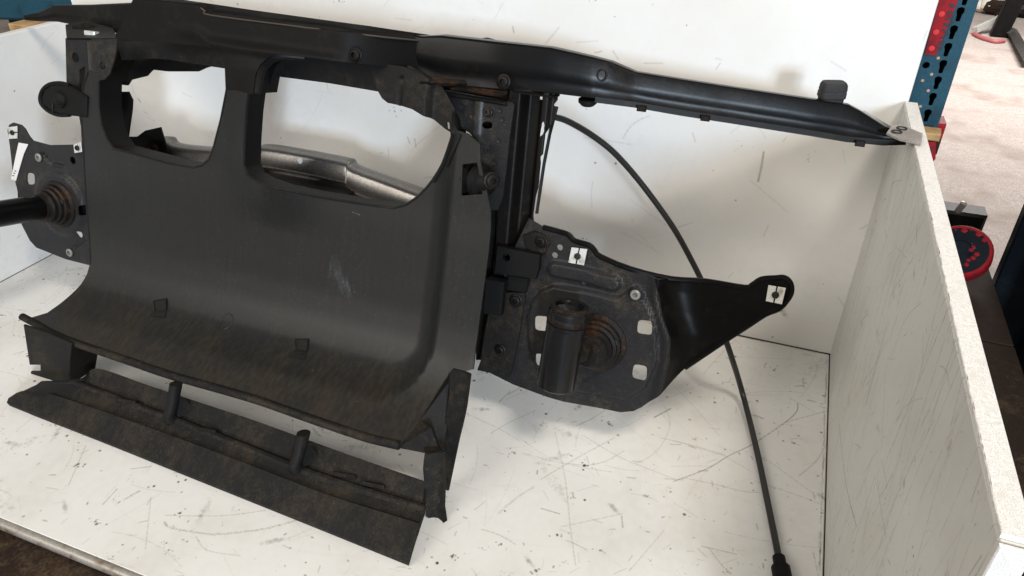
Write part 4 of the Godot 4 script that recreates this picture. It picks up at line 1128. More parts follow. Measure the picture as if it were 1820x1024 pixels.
	part("wing", relief([Vector2(0.5308, 0.2704), Vector2(0.5473, 0.2685), Vector2(0.5899, 0.2698), Vector2(0.637, 0.2723), Vector2(0.6452, 0.2776), Vector2(0.6544, 0.2873), Vector2(0.6694, 0.2925), Vector2(0.6797, 0.2952), Vector2(0.6868, 0.2911), Vector2(0.6912, 0.2821), Vector2(0.6902, 0.2713), Vector2(0.6826, 0.2553), Vector2(0.6681, 0.2433), Vector2(0.6499, 0.2214), Vector2(0.6298, 0.1986), Vector2(0.5845, 0.1483), Vector2(0.5637, 0.1186), Vector2(0.5639, 0.1317), Vector2(0.566, 0.1644), Vector2(0.5625, 0.1951), Vector2(0.5481, 0.2227), Vector2(0.5387, 0.2511)], [], .0022, .0045, pf), M.gloss, pl, "glossy pointed wing of the headlamp plate in a black darkened for shade")  # darker black than the plate, the wing's shade put into its colour
	# turned edge round the wing
	var rimp := []
	for q in [Vector2(0.3779, 0.3079), Vector2(0.4034, 0.3056), Vector2(0.4135, 0.3036), Vector2(0.4218, 0.2976), Vector2(0.4416, 0.2952), Vector2(0.4498, 0.2892), Vector2(0.458, 0.2832), Vector2(0.498, 0.2744), Vector2(0.5474, 0.2678), Vector2(0.5901, 0.2691), Vector2(0.6372, 0.2716), Vector2(0.6454, 0.2769), Vector2(0.6545, 0.2866), Vector2(0.6696, 0.2918), Vector2(0.6798, 0.2946), Vector2(0.687, 0.2904), Vector2(0.6906, 0.282), Vector2(0.6895, 0.2718), Vector2(0.6818, 0.2558), Vector2(0.6674, 0.2439), Vector2(0.6491, 0.222), Vector2(0.6296, 0.1993), Vector2(0.5843, 0.1491)]:
		rimp.append(Vector3(q.x, q.y, pf.call(q) - .001))
	part("turned_edge", finish(tube(smooth_path(rimp, 3), .0036, 8)), M.gloss, pl)
	clip(pl, [Vector2(0.4199, 0.2893), Vector2(0.4408, 0.2908), Vector2(0.4391, 0.2685), Vector2(0.4179, 0.2683)], .0225)
	clip(pl, [Vector2(0.6637, 0.2841), Vector2(0.6836, 0.2846), Vector2(0.6833, 0.2637), Vector2(0.6644, 0.264)], .0115)
	var rivet_at := Vector3(rv.x, rv.y, pf.call(rv) + .0004)
	part("rivet", finish(lathe([Vector2(.0066, 0), Vector2(.0066, .0018), Vector2(.0052, .003), Vector2(.0034, .003), Vector2(.0028, .0), Vector2(.0002, 0)], 16, axis_frame(rivet_at, Vector3(0, 0, 1)))), M.ring, pl)
	for q in [Vector2(0.4737, 0.2651), Vector2(0.4924, 0.2628), Vector2(0.4424, 0.2466), Vector2(0.5102, 0.1094), Vector2(0.4781, 0.0882), Vector2(0.4388, 0.0837), Vector2(0.5425, 0.1706), Vector2(0.5419, 0.1981)]:
		spot_welds(pl, [Vector3(q.x, q.y, pf.call(q) + .0002)], .0035)
	# rusty collar and the bent impact tube
	absorber_collar(hub)
	var a: Vector3 = [Vector3(0.4423, 0.2338, 0.085)][0]
	var b: Vector3 = [Vector3(0.436, 0.1223, 0.085)][0]
	var ax := a - b
	var L := ax.length()
	var it := part("impact_tube", finish(lathe([Vector2(.001, 0), Vector2(0.0221, 0), Vector2(0.0247, .002), Vector2(0.0247, L * .74), Vector2(0.0252, L * .75), Vector2(0.0252, L * .79), Vector2(0.0233, L * .80), Vector2(0.0233, L * .86), Vector2(0.0250, L * .87), Vector2(0.0250, L * .93), Vector2(0.0233, L * .945), Vector2(0.0233, L), Vector2(.0178, L), Vector2(.0172, L * .95), Vector2(.012, L * .92), Vector2(.010, L * .94), Vector2(.001, L * .90)], 30, axis_frame(b, ax))), M.lacquer, panel, "glossy black drooping impact tube with an open rusty end")
	part("rust_band", finish(lathe([Vector2(0.0248, L * .80), Vector2(0.0255, L * .81), Vector2(0.0255, L * .86), Vector2(0.0248, L * .87)], 30, axis_frame(b, ax), false)), M.rusty, it)
	part("rust_band", finish(lathe([Vector2(0.0237, L * .965), Vector2(0.0242, L * .975), Vector2(0.0242, L * 1.0), Vector2(0.0223, L * 1.006), Vector2(.0195, L * 1.0), Vector2(.0180, L * .97)], 30, axis_frame(b, ax), false)), M.rusty, it)
	var mid := b.lerp(a, .47)
	part("tube_neck", finish(tube([Vector3(hub.x, hub.y, .024), Vector3(hub.x - .006, hub.y, .04), Vector3(hub.x - .018, hub.y, .062), mid], .0185, 20)), M.rusty, panel)
	# left headlamp plate
	var hl: Vector2 = [Vector2(-0.4825, 0.2006)][0]
	var g1 := [Vector2(-0.5122, 0.2802), Vector2(-0.4949, 0.2683), Vector2(-0.4599, 0.2638)]
	var g2 := [Vector2(-0.4626, 0.1261), Vector2(-0.4365, 0.1459)]
	var lf := func(p: Vector2) -> float:
		var r := p.distance_to(hl)
		return .02 + .006 * (1.0 - sm(.050, .060, r)) + .006 * (1.0 - sm(.028, .038, r)) - .004 * exp(-pow(path_dist(p, g1) / .003, 2)) - .004 * exp(-pow(path_dist(p, g2) / .003, 2))
	var lo := [Vector2(-0.5879, 0.311), Vector2(-0.582, 0.3212), Vector2(-0.5718, 0.3262), Vector2(-0.5537, 0.3246), Vector2(-0.5456, 0.3191), Vector2(-0.5385, 0.3078), Vector2(-0.5306, 0.3013), Vector2(-0.4924, 0.2988), Vector2(-0.4359, 0.3072), Vector2(-0.3886, 0.3144), Vector2(-0.3878, 0.2742), Vector2(-0.41, 0.1054), Vector2(-0.43, 0.0995), Vector2(-0.4863, 0.1001), Vector2(-0.5165, 0.1037), Vector2(-0.5563, 0.1088), Vector2(-0.5697, 0.1189), Vector2(-0.5854, 0.1463), Vector2(-0.5899, 0.166), Vector2(-0.5837, 0.2064), Vector2(-0.5868, 0.2259), Vector2(-0.5891, 0.2423), Vector2(-0.5874, 0.2862)]
	var ll := part("headlamp_plate", relief(lo, [soft_poly([Vector2(-0.5554, 0.2433), Vector2(-0.5365, 0.2451), Vector2(-0.5387, 0.2252), Vector2(-0.5592, 0.2221)], .3), disc_poly([Vector2(-0.4458, 0.1523)][0], .006), soft_poly([Vector2(-0.437, 0.205), Vector2(-0.4174, 0.2102), Vector2(-0.4201, 0.1903), Vector2(-0.4381, 0.1883)], .2), disc_poly([Vector2(-0.4436, 0.2802)][0], .0065)], .0022, .0045, lf), M.plate, panel, "black pressed headlamp plate on the left with a paper strip")
	clip(ll, [Vector2(-0.5853, 0.2971), Vector2(-0.5827, 0.3174), Vector2(-0.5607, 0.322), Vector2(-0.5647, 0.3008)], .0205)
	clip(ll, [Vector2(-0.4285, 0.3088), Vector2(-0.4117, 0.3156), Vector2(-0.4116, 0.2992), Vector2(-0.4281, 0.2951)], .0265)
	for q in [Vector3(-0.5197, 0.2745, 0.021), Vector3(-0.4735, 0.1151, 0.021)]:
		part("rivet", finish(lathe([Vector2(.0072, 0), Vector2(.0072, .0018), Vector2(.0056, .003), Vector2(.0036, .003), Vector2(.003, .0), Vector2(.0002, 0)], 14, axis_frame(q, Vector3(0, 0, 1)))), M.ring, ll)
	var lab := part("paper_label", relief([Vector2(-0.5633, 0.2938), Vector2(-0.541, 0.2939), Vector2(-0.5547, 0.2758), Vector2(-0.5706, 0.2474), Vector2(-0.5829, 0.2249), Vector2(-0.5949, 0.2261), Vector2(-0.5858, 0.2452), Vector2(-0.5742, 0.2712)], [], .0005, .006, func(p: Vector2) -> float: return lf.call(p) + .0012), M.label, ll, "curved white paper strip with faint print")
	for q in [[36, 312], [36, 309], [37, 306]]:
		pass
	for s in [Vector3(-0.5872, 0.2338, 0.0135), Vector3(-0.5837, 0.2383, 0.0135), Vector3(-0.5801, 0.2427, 0.0135)]:
		part("print_mark", finish(block(Vector3(.0042, .0016, .0004), s + Vector3(0, 0, lf.call(Vector2(s.x, s.y)) + .0014 - s.z), .0001)), M.dark_hole, lab)
	part("added_backing_block", finish(block(Vector3(.05, .035, .012), [Vector3(-0.4599, 0.2741, 0.004)][0], .002)), M.rubber, ll)  # added dark block behind the round hole so it looks dark
	part("added_backing_block", finish(block(Vector3(.03, .04, .012), [Vector3(-0.4451, 0.19, 0.004)][0], .002)), M.rubber, ll)  # added dark block behind the square hole, same purpose
	absorber_collar(hl)
	part("impact_tube", finish(lathe([Vector2(.001, 0), Vector2(.0195, 0), Vector2(.0195, .05), Vector2(.0205, .052), Vector2(.0205, .19), Vector2(.018, .192), Vector2(.001, .19)], 26, axis_frame(Vector3(hl.x, hl.y, .03), Vector3(-.02, .02, 1)))), M.gloss, panel, "black impact tube reaching forward from the left plate")

func absorber_collar(c: Vector2) -> void:
	var k := part("collar", finish(lathe([Vector2(.041, .0), Vector2(.040, .004), Vector2(.035, .007), Vector2(.034, .013), Vector2(.031, .015), Vector2(.0305, .020), Vector2(.027, .022), Vector2(.0265, .028), Vector2(.0235, .031), Vector2(.022, .036), Vector2(.001, .036)], 30, axis_frame(Vector3(c.x, c.y, .024), Vector3(0, 0, 1)))), M.rusty, panel, "stepped rusty collar of the impact tube")
	for i in 3:
		part("notch", finish(block(Vector3(.008, .003, .003), Vector3(c.x, c.y, .04) + Vector3(cos(i * 2.1 + .4), sin(i * 2.1 + .4), 0) * .031, .0005, Basis(Vector3(0, 0, 1), i * 2.1 + 2.0))), M.dark_hole, k)

func lower_parts() -> void:
	# lower splitter blade lying on the box floor: sections across it, from left end to right end
	var fe := [Vector3(0.3412, 0.006, 0.5883), Vector3(0.3845, 0.006, 0.5903), Vector3(0.3994, 0.006, 0.5912), Vector3(0.535, 0.006, 0.5965), Vector3(0.6828, 0.006, 0.6034), Vector3(0.8167, 0.006, 0.6097), Vector3(0.9387, 0.006, 0.6155), Vector3(1.0397, 0.006, 0.6206)]
	var rr := [Vector3(0.3814, 0.032, 0.5552), Vector3(0.4251, 0.032, 0.5383), Vector3(0.4379, 0.032, 0.5375), Vector3(0.5336, 0.032, 0.5427), Vector3(0.6421, 0.032, 0.5478), Vector3(0.7531, 0.032, 0.5556), Vector3(0.8843, 0.032, 0.5642), Vector3(1.0326, 0.032, 0.5608)]
	var re := [Vector3(0.3834, 0.034, 0.5542), Vector3(0.4374, 0.038, 0.5328), Vector3(0.4534, 0.046, 0.5112), Vector3(0.5526, 0.046, 0.5138), Vector3(0.6669, 0.046, 0.5171), Vector3(0.7563, 0.046, 0.5197), Vector3(0.8881, 0.046, 0.5273), Vector3(1.0212, 0.046, 0.5332)]
	var secs := []
	for i in fe.size():
		var f: Vector3 = fe[i]
		var r: Vector3 = rr[i]
		var e: Vector3 = re[i]
		var s := []
		s.append(f + Vector3(0, -.005, 0))
		s.append(f + Vector3(0, .003, .002))
		s.append(f + Vector3(0, .008, -.003))
		var c := sm(1.0, 3.0, i) * (1.0 - .5 * sm(5.0, 7.0, i))
		s.append(f.lerp(r, .30) + Vector3(0, .0085, 0))
		s.append(f.lerp(r, .42 + .03 * i) + Vector3(0, .007 + .005 * c, 0))
		s.append(f.lerp(r, .50 + .03 * i) + Vector3(0, .005 - .001 * c, 0))
		s.append(f.lerp(r, .93) + Vector3(0, .0015, 0))
		s.append(r + Vector3(0, .003, 0))
		s.append(r.lerp(e, .12) + Vector3(0, .0015, 0))
		s.append(r.lerp(e, .3) + Vector3(0, -.006, 0))
		s.append(r.lerp(e, .62) + Vector3(0, -.002, 0))
		s.append(e + Vector3(0, .002, 0))
		s.append(e + Vector3(0, -.003, -.001))
		s.append(r.lerp(e, .5) + Vector3(0, -.010, 0))
		s.append(r + Vector3(0, -.008, 0))
		s.append(f.lerp(r, .4) + Vector3(0, -.004, 0))
		for k in s.size():
			s[k] = local(s[k])
		secs.append(s)
	var fine := []
	for i in secs.size() - 1:
		for q in 8:
			var ring := []
			for k in secs[i].size():
				var a: Vector3 = secs[maxi(i - 1, 0)][k]
				var d: Vector3 = secs[mini(i + 2, secs.size() - 1)][k]
				ring.append(secs[i][k].cubic_interpolate(secs[i + 1][k], a, d, q / 8.0))
			fine.append(ring)
	fine.append(secs[secs.size() - 1])
	var bl := part("splitter_blade", finish(loft(fine), 22.0), M.muddy, panel, "long mud-caked plastic blade lying along the box floor")
	# short moulded ramps behind the step
	for q in [Vector3(0.5222, 0.04, 0.5463), Vector3(0.6717, 0.04, 0.5528), Vector3(0.8966, 0.04, 0.5551), Vector3(0.939, 0.04, 0.5561)]:
		part("ramp", finish(plate3([local(q), local(q + Vector3(.032, -.001, -.005)), local(q + Vector3(.03, -.005, -.012)), local(q + Vector3(.004, -.004, -.006))], Vector3(0, -.006, 0))), M.muddy, bl)
	# two posts between blade and lip
	for q in [[[Vector3(0.6237, 0.036, 0.5472)][0], [Vector3(0.6064, 0.082, 0.515)][0], 24.0], [[Vector3(0.8457, 0.036, 0.5623)][0], [Vector3(0.8325, 0.0776, 0.515)][0], 24.0]]:
		var a: Vector3 = q[0]
		var b: Vector3 = q[1]
		b.x = a.x + .004
		b.z = a.z - .022
		var p := part("post", finish(loft([ring_at(local(a + Vector3(0, -.006, 0)), .0092), ring_at(local(a + Vector3(0, .006, 0)), .0085), ring_at(local(a.lerp(b, .5)), .0078), ring_at(local(b), .0085)])), M.plastic, panel, "black plastic post between blade and lip")
		part("web", finish(plate3([local(a + Vector3(.004, -.004, 0)), local(a + Vector3(.022, -.002, -.026)), local(a + Vector3(.010, .022, -.022)), local(a + Vector3(.005, .042, -.012))], local(Vector3(-.003, 0, .001)) - local(Vector3.ZERO))), M.plastic, p)
	# left end cheek: a folded sheet
	var c1 := []
	for p in [Vector3(0.3367, 0.1046, 0.52), Vector3(0.3851, 0.1015, 0.52), Vector3(0.4315, 0.0941, 0.52), Vector3(0.413, 0.0594, 0.52), Vector3(0.3881, 0.0078, 0.52), Vector3(0.2931, -0.0161, 0.52), Vector3(0.303, 0.0044, 0.52), Vector3(0.3273, 0.0115, 0.52), Vector3(0.3348, 0.0272, 0.52), Vector3(0.308, 0.0195, 0.52)]:
		c1.append(Vector2(p.x, p.y))
	var ch := part("end_cheek", moved_mesh(slab(c1, .516, .520, .0008)), M.plastic, panel, "notched black plastic cheek at the left end of the blade")
	part("fold", finish(plate3([local([Vector3(0.4312, 0.0947, 0.5195)][0]), local([Vector3(0.4105, 0.0416, 0.475)][0]), local([Vector3(0.3824, -0.0099, 0.475)][0]), local([Vector3(0.3873, 0.0072, 0.5195)][0])], Vector3(-.001, 0, -.003))), M.rubber, ch)  # turned face in a darker black than the cheek, shade put into colour
	# right end: fin, web, gusset and end post
	part("end_fin", relief([Vector2(0.3148, 0.1358), Vector2(0.3183, 0.1421), Vector2(0.3435, 0.1423), Vector2(0.3407, 0.0978), Vector2(0.3321, 0.0302), Vector2(0.3243, -0.0338), Vector2(0.3161, -0.0339), Vector2(0.314, 0.0247), Vector2(0.313, 0.0659), Vector2(0.3167, 0.1072)], [], .003, .006, func(p: Vector2) -> float: return .146 + .004 * sm(.0, .012, p.x - .335)), M.plastic, panel, "tall black plastic fin at the right end of the duct")
	part("end_web", finish(plate3([Vector3(0.2831, 0.0643, 0.158), Vector3(0.2964, 0.1141, 0.104), Vector3(0.3092, 0.1193, 0.12), Vector3(0.3146, 0.0715, 0.14), Vector3(0.3204, 0.0305, 0.165), Vector3(0.3044, 0.067, 0.172)], Vector3(0, 0, -.003))), M.plastic, panel)
	part("end_gusset", finish(plate3([Vector3(0.2684, 0.0374, 0.188), Vector3(0.2836, 0.0651, 0.156), Vector3(0.3078, 0.0708, 0.176), Vector3(0.3239, 0.0353, 0.176)], Vector3(0, -.002, -.003))), M.muddy, panel, "mud-brown gusset under the right end of the lip")
	part("end_post", relief([Vector2(0.3103, 0.0458), Vector2(0.3308, 0.0488), Vector2(0.3336, 0.0159), Vector2(0.3349, -0.0292), Vector2(0.3409, -0.05), Vector2(0.3392, -0.0609), Vector2(0.328, -0.0597), Vector2(0.316, -0.0442), Vector2(0.3127, 0.001), Vector2(0.3091, 0.0244)], [], .006, .006, func(p: Vector2) -> float: return .192 + .004 * cos((p.x - .31) * 160.0)), M.muddy, panel, "upright strip joining blade and lip at the right end")

func ring_at(c: Vector3, r: float) -> Array:
	var out := []
	for i in 12:
		out.append(c + Vector3(cos(TAU * i / 12) * r, 0, sin(TAU * i / 12) * r * 1.15))
	return out

func moved_mesh(t: PackedVector3Array) -> ArrayMesh:
	return finish(panel.transform.affine_inverse() * t)

func behind_parts() -> void:
	# inner bracket seen through the left opening
	part("inner_bracket", relief([Vector2(-0.4509, 0.459), Vector2(-0.1499, 0.4757), Vector2(-0.154, 0.4541), Vector2(-0.1836, 0.4545), Vector2(-0.1934, 0.4511), Vector2(-0.2078, 0.4447), Vector2(-0.2655, 0.439), Vector2(-0.2972, 0.4385), Vector2(-0.312, 0.4275), Vector2(-0.3502, 0.4175), Vector2(-0.3632, 0.4074), Vector2(-0.3872, 0.4067), Vector2(-0.3892, 0.3993), Vector2(-0.38, 0.3958), Vector2(-0.3643, 0.3975), Vector2(-0.3573, 0.3848), Vector2(-0.3602, 0.3692), Vector2(-0.3738, 0.3225), Vector2(-0.3798, 0.2687), Vector2(-0.4782, 0.2644)], [], .0025, .008, func(p: Vector2) -> float: return -.03 + .012 * sm(.40, .44, p.y)), M.steel, panel)
	part("inner_bracket", relief([Vector2(-0.4443, 0.3098), Vector2(-0.4078, 0.3145), Vector2(-0.3875, 0.3278), Vector2(-0.353, 0.3378), Vector2(-0.3463, 0.3157), Vector2(-0.3364, 0.288), Vector2(-0.3391, 0.2561), Vector2(-0.451, 0.2519)], [disc_poly([Vector2(-0.4173, 0.2976)][0], .0045), disc_poly([Vector2(-0.4187, 0.2845)][0], .0045)], .0025, .005, func(p: Vector2) -> float: return -.08), M.steel, panel)
	bolt(panel, [Vector3(-0.3693, 0.2982, -0.079)][0], .011, M.rusty, "bolt", Vector3(.35, .1, .9))
	# galvanised rear crossmember: rounded top face and two lengthwise flutes
	var tp := [Vector3(-0.4048, 0.3101, -0.1), Vector3(-0.361, 0.3177, -0.1), Vector3(-0.3417, 0.3085, -0.1), Vector3(-0.2585, 0.3128, -0.1), Vector3(-0.1878, 0.3194, -0.1), Vector3(-0.167, 0.3269, -0.1), Vector3(-0.1465, 0.3324, -0.1), Vector3(-0.0758, 0.3326, -0.1), Vector3(0.0007, 0.3304, -0.1), Vector3(0.0111, 0.3283, -0.1), Vector3(0.0216, 0.3208, -0.1), Vector3(0.0809, 0.3106, -0.1), Vector3(0.1506, 0.2981, -0.1), Vector3(0.2276, 0.2849, -0.1)]
	var secs := []
	for p in tp:
		var s := []
		for q in [[0, -.012], [.001, -.004], [-.003, .006], [-.009, .0095], [-.026, .0115], [-.031, .009], [-.035, -.001], [-.040, -.008], [-.045, -.005], [-.048, .004], [-.053, .008], [-.058, .005], [-.062, -.005], [-.070, -.008], [-.076, .001], [-.084, .004], [-.09, .003], [-.09, -.002], [-.075, -.014], [-.045, -.015], [-.03, .003], [-.01, -.004]]:
			s.append(p + Vector3(0, q[0] * 1.18, q[1] * 1.35))
		secs.append(s)
	var fine := []
	for i in secs.size() - 1:
		for k in 5:
			var ring := []
			for j in secs[i].size():
				ring.append(secs[i][j].cubic_interpolate(secs[i + 1][j], secs[maxi(i - 1, 0)][j], secs[mini(i + 2, secs.size() - 1)][j], k / 5.0))
			fine.append(ring)
	fine.append(secs[secs.size() - 1])
	var rc := part("rear_crossmember", finish(loft(fine), 48.0), M.silver, panel, "worn grey fluted crossmember seen through the openings")
	part("hole_edge", finish(lathe([Vector2(.0045, 0), Vector2(.0045, .0015), Vector2(.0005, .0016)], 14, axis_frame([Vector3(-0.0727, 0.3182, -0.0865)][0], Vector3(0, .1, 1)))), M.paint_white, rc)
	# release cable hanging from the column to the box floor
	var cp := []
	for p in [Vector3(1.062, 0.4324, 0.24), Vector3(1.0776, 0.4289, 0.23), Vector3(1.0922, 0.4199, 0.215), Vector3(1.1179, 0.3989, 0.195), Vector3(1.1466, 0.373, 0.18), Vector3(1.1774, 0.3358, 0.165), Vector3(1.2112, 0.2927, 0.155), Vector3(1.2384, 0.2562, 0.15), Vector3(1.2631, 0.2197, 0.15), Vector3(1.2893, 0.1807, 0.155), Vector3(1.3142, 0.1458, 0.17), Vector3(1.3443, 0.1047, 0.2)]:
		cp.append(local(p))
	for p in [Vector3(1.3744, 0.022, 0.184), Vector3(1.4062, 0.009, 0.2833), Vector3(1.432, 0.0075, 0.3882), Vector3(1.4493, 0.0075, 0.4621), Vector3(1.4529, 0.008, 0.4792)]:
		cp.append(local(p))
	var cb := part("release_cable", finish(tube(smooth_path(cp, 8), .0042, 10)), M.cable, panel, "thin black cable looping down from the column to the floor")
	var e0: Vector3 = cp[cp.size() - 1]
	var e1: Vector3 = cp[cp.size() - 2]
	var fw := (e0 - e1).normalized()
	part("cable_end", finish(lathe([Vector2(.0045, -.018), Vector2(.0075, -.018), Vector2(.0075, -.004), Vector2(.011, -.003), Vector2(.011, .03), Vector2(.002, .03)], 14, axis_frame(e1.lerp(e0, .6), fw))), M.rubber, cb)

# ---------------------------------------------------------------- rack and clutter round the box
func rack_and_clutter() -> void:
	var sh := thing("rack_shelf", "dark dirty wooden shelf deck under the white box", "shelf", Vector3(.6, -.045, .3))
	var x0 := -.9
	var widths := [.42, .40, .44, .41, .43, .40]
	for w in widths:
		part("plank", finish(block(Vector3(2.72, .024, w - .004), Vector3(.45 - .6, .0, .0) + Vector3(0, 0, -1.06 + .0 + x0 + 1.0 + w * .5 + .05), .002)), M.deck, sh)
		x0 += w
	# blue upright with keyhole slots behind the back board
	var up := thing("rack_upright", "blue slotted rack upright with red sticker beside the back board", "rack post", Vector3(1.53, -.8, -.05))
	var o := -up.position
	var slots := []
	for c in [Vector2(1.5387, 0.5591), Vector2(1.5375, 0.5391), Vector2(1.5363, 0.5166), Vector2(1.5362, 0.4943), Vector2(1.5365, 0.4722), Vector2(1.5365, 0.4503), Vector2(1.5366, 0.4279), Vector2(1.5367, 0.4049)]:
		slots.append([c + Vector2(-.0026, -.0085), c + Vector2(0, -.0095), c + Vector2(.0026, -.0085), c + Vector2(.0030, -.001), c + Vector2(.0046, .003), c + Vector2(.0040, .0072), c + Vector2(0, .0088), c + Vector2(-.0040, .0072), c + Vector2(-.0046, .003), c + Vector2(-.0030, -.001)])
	slots.append(disc_poly([Vector2(1.5169, 0.4718)][0], .0045))
	var f := part("face", relief([Vector2(1.508, -.8), Vector2(1.554, -.8), Vector2(1.554, 1.1), Vector2(1.508, 1.1)], slots, .0025, .02, func(p: Vector2) -> float: return -.03), M.teal, up)
	f.position = o
	part("flange", finish(block(Vector3(.0025, 1.9, .05), Vector3(1.5093, .15, -.058) + o, .0006)), M.teal, up)
	part("flange", finish(block(Vector3(.0025, 1.9, .05), Vector3(1.5527, .15, -.058) + o, .0006)), M.teal, up)
	part("web", finish(block(Vector3(.044, 1.9, .0025), Vector3(1.531, .15, -.085) + o, .0006)), M.navy, up)  # darker than the teal face, shade behind the slots put into its colour
	part("strap", finish(block(Vector3(.0016, .6, .010), Vector3(1.5070, .70, -.030) + o, .0003)), M.yellow, up)
	var stk := thing("sticker", "red sticker with dark print and bright dots on the blue upright", "sticker", Vector3(1.525, .5, -.0285))
	var so := -stk.position
	part("sheet", finish(slab([Vector2(1.5109, 0.4856), Vector2(1.525, 0.4862), Vector2(1.5306, 0.556), Vector2(1.5303, 0.5761), Vector2(1.5087, 0.5761), Vector2(1.509, 0.5545)], -.0290, -.0284, .0001)), M.red, stk)
	stk.get_child(0).position = so
	for c in [Vector2(1.5172, 0.4945), Vector2(1.5167, 0.5154), Vector2(1.5169, 0.538)]:
		var dd := part("dot", finish(lathe([Vector2(.0036, 0), Vector2(.0036, .0004), Vector2(.0003, .0005)], 9, axis_frame(Vector3(c.x, c.y, -.0283) + so, Vector3(0, 0, 1)))), M.red_dot, stk)
		dd.scale = Vector3(1, 1, 1)
	var k := 0
	for c in [Vector2(1.5261, 0.496), Vector2(1.5263, 0.5026), Vector2(1.5262, 0.5098), Vector2(1.526, 0.5176), Vector2(1.5257, 0.5254), Vector2(1.5257, 0.5324), Vector2(1.5252, 0.5407), Vector2(1.5254, 0.549)]:
		k += 1
		part("print_mark", finish(block(Vector3(.0065, .0022 + .001 * (k % 3), .0004), Vector3(c.x, c.y, -.0281) + so, .0001, Basis(Vector3(0, 0, 1), .3 * (k % 4) - .4))), M.print, stk)
	# chips of bare paint on the upright
	for c in [Vector2(1.5287, 0.4824), Vector2(1.5267, 0.4605), Vector2(1.5182, 0.4512), Vector2(1.5287, 0.4385), Vector2(1.525, 0.4161), Vector2(1.5217, 0.4077)]:
		part("paint_chip", finish(lathe([Vector2(.0022, 0), Vector2(.0018, .0004), Vector2(.0002, .0005)], 7, axis_frame(Vector3(c.x, c.y, -.0296) + o, Vector3(0, 0, 1)))), M.chip, up)
	# wood block and beam end with a red plate, just right of the side board
	var wb := thing("wood_block", "pale wood block lying against the foot of the blue upright", "wood block", [Vector3(1.5343, 0.3897, 0)][0])
	part("board", finish(block(Vector3(.040, .010, .03), Vector3(0, .0, .0), .0015, Basis(Vector3.UP, -.1))), M.wood, wb)
	part("batten", finish(block(Vector3(.036, .02, .026), Vector3(.004, -.0152, -.002), .0015)), M.deck, wb)
	var rp := thing("beam_end_plate", "small red plate with dark print below the wood block", "plate", Vector3(1.556, .30, .015))
	var ro := -rp.position
	part("plate", finish(slab([Vector2(1.5272, 0.3811), Vector2(1.55, 0.3835), Vector2(1.5559, 0.3601), Vector2(1.5469, 0.3423), Vector2(1.5422, 0.3441)], .012, .015, .0006)), M.red, rp)
	rp.get_child(0).position = ro
	for c in [Vector2(1.5383, 0.3734), Vector2(1.5425, 0.3732), Vector2(1.5467, 0.373)]:
		part("print_mark", finish(block(Vector3(.003, .007, .0004), Vector3(c.x, c.y, .0152) + ro, .0001, Basis(Vector3(0, 0, 1), -.2))), M.print, rp)
	var rb2 := thing("rack_beam", "short red beam stub behind the blue upright", "rack beam", Vector3(1.560, .372, -.06))
	part("beam", finish(block(Vector3(.012, .04, .04), Vector3(0, 0, 0), .002)), M.red, rb2)
	# dark blue upright to the right of the shelf
	var u2 := thing("rack_upright", "dark blue chipped rack upright at the shelf's right side", "rack post", Vector3(1.87, -.8, -.35))
	part("post", finish(block(Vector3(.09, 2.2, .03), Vector3(.0, 1.1, -.12), .003)), M.navy, u2)
	part("post", finish(block(Vector3(.004, 2.2, .24), Vector3(.043, 1.1, .0), .001)), M.navy, u2)
	part("brace", finish(block(Vector3(.05, 1.0, .03), Vector3(.0, .95, .10), .003, Basis(Vector3(1, 0, 0), -.45))), M.teal, u2)
	for c in [[.012, .80, .118], [.022, .775, .118], [-.012, .75, .118], [.02, .72, .118]]:
		part("paint_chip", finish(lathe([Vector2(.009, 0), Vector2(.007, .001), Vector2(.0004, .0012)], 7, axis_frame(Vector3(c[0], c[1], c[2] + .0), Vector3(0, 0, 1)))), M.chip, u2)
	# round drum standing on the shelf
	var dc: Vector3 = [Vector3(1.7332, 0.03, -0.4193)][0]
	var dm := thing("drum", "round black drum with chipped red paint on the shelf", "drum", Vector3(dc.x, -.033, dc.z))
	var dx := axis_frame(Vector3(0, .055, 0), Vector3(-.25, .75, .6))
	part("body", finish(lathe([Vector2(.001, -.02), Vector2(.055, -.02), Vector2(.058, -.016), Vector2(.058, .004), Vector2(.055, .008), Vector2(.050, .008)], 32, dx)), M.red, dm)
	part("face", finish(lathe([Vector2(.050, .004), Vector2(.050, .0085), Vector2(.022, .0095), Vector2(.018, .014), Vector2(.001, .014)], 32, dx)), M.navy, dm)
	for i in 22:
		var a := i * 2.399
		var r := .014 + .035 * sqrt(fmod(i * .37 + .1, 1.0))
		var cr := .0018 + .0045 * fmod(i * .61, 1.0)
		part("paint_chip", finish(lathe([Vector2(cr, 0), Vector2(cr * .8, .0008), Vector2(.0003, .001)], 5, dx * axis_frame(Vector3(cos(a) * r, .0094 if r > .022 else .0138, sin(a) * r), Vector3.UP))), M.red, dm)
	var gb := thing("gearbox_casing", "small dark metal casing with a bolt behind the red drum", "casing", Vector3(1.765, -.033, -.66))
	part("body", finish(block(Vector3(.10, .05, .06), Vector3(0, .025, 0), .006)), M.steel, gb)
	part("stud", finish(lathe([Vector2(.007, 0), Vector2(.007, .03), Vector2(.002, .032)], 10, axis_frame(Vector3(-.01, .045, .02), Vector3(.2, 1, .3)))), M.bare, gb)
	var kn := thing("bolt_knob", "small black knob on the shelf beside the red drum", "knob", Vector3(1.80, -.033, -.50))
	part("knob", finish(lathe([Vector2(.010, 0), Vector2(.012, .008), Vector2(.010, .018), Vector2(.001, .020)], 14, Transform3D())), M.rubber, kn)
	var tb := thing("plastic_bag", "crumpled dark translucent plastic scrap on the shelf", "plastic scrap", Vector3(1.70, -.033, -.23))
	var sc := []
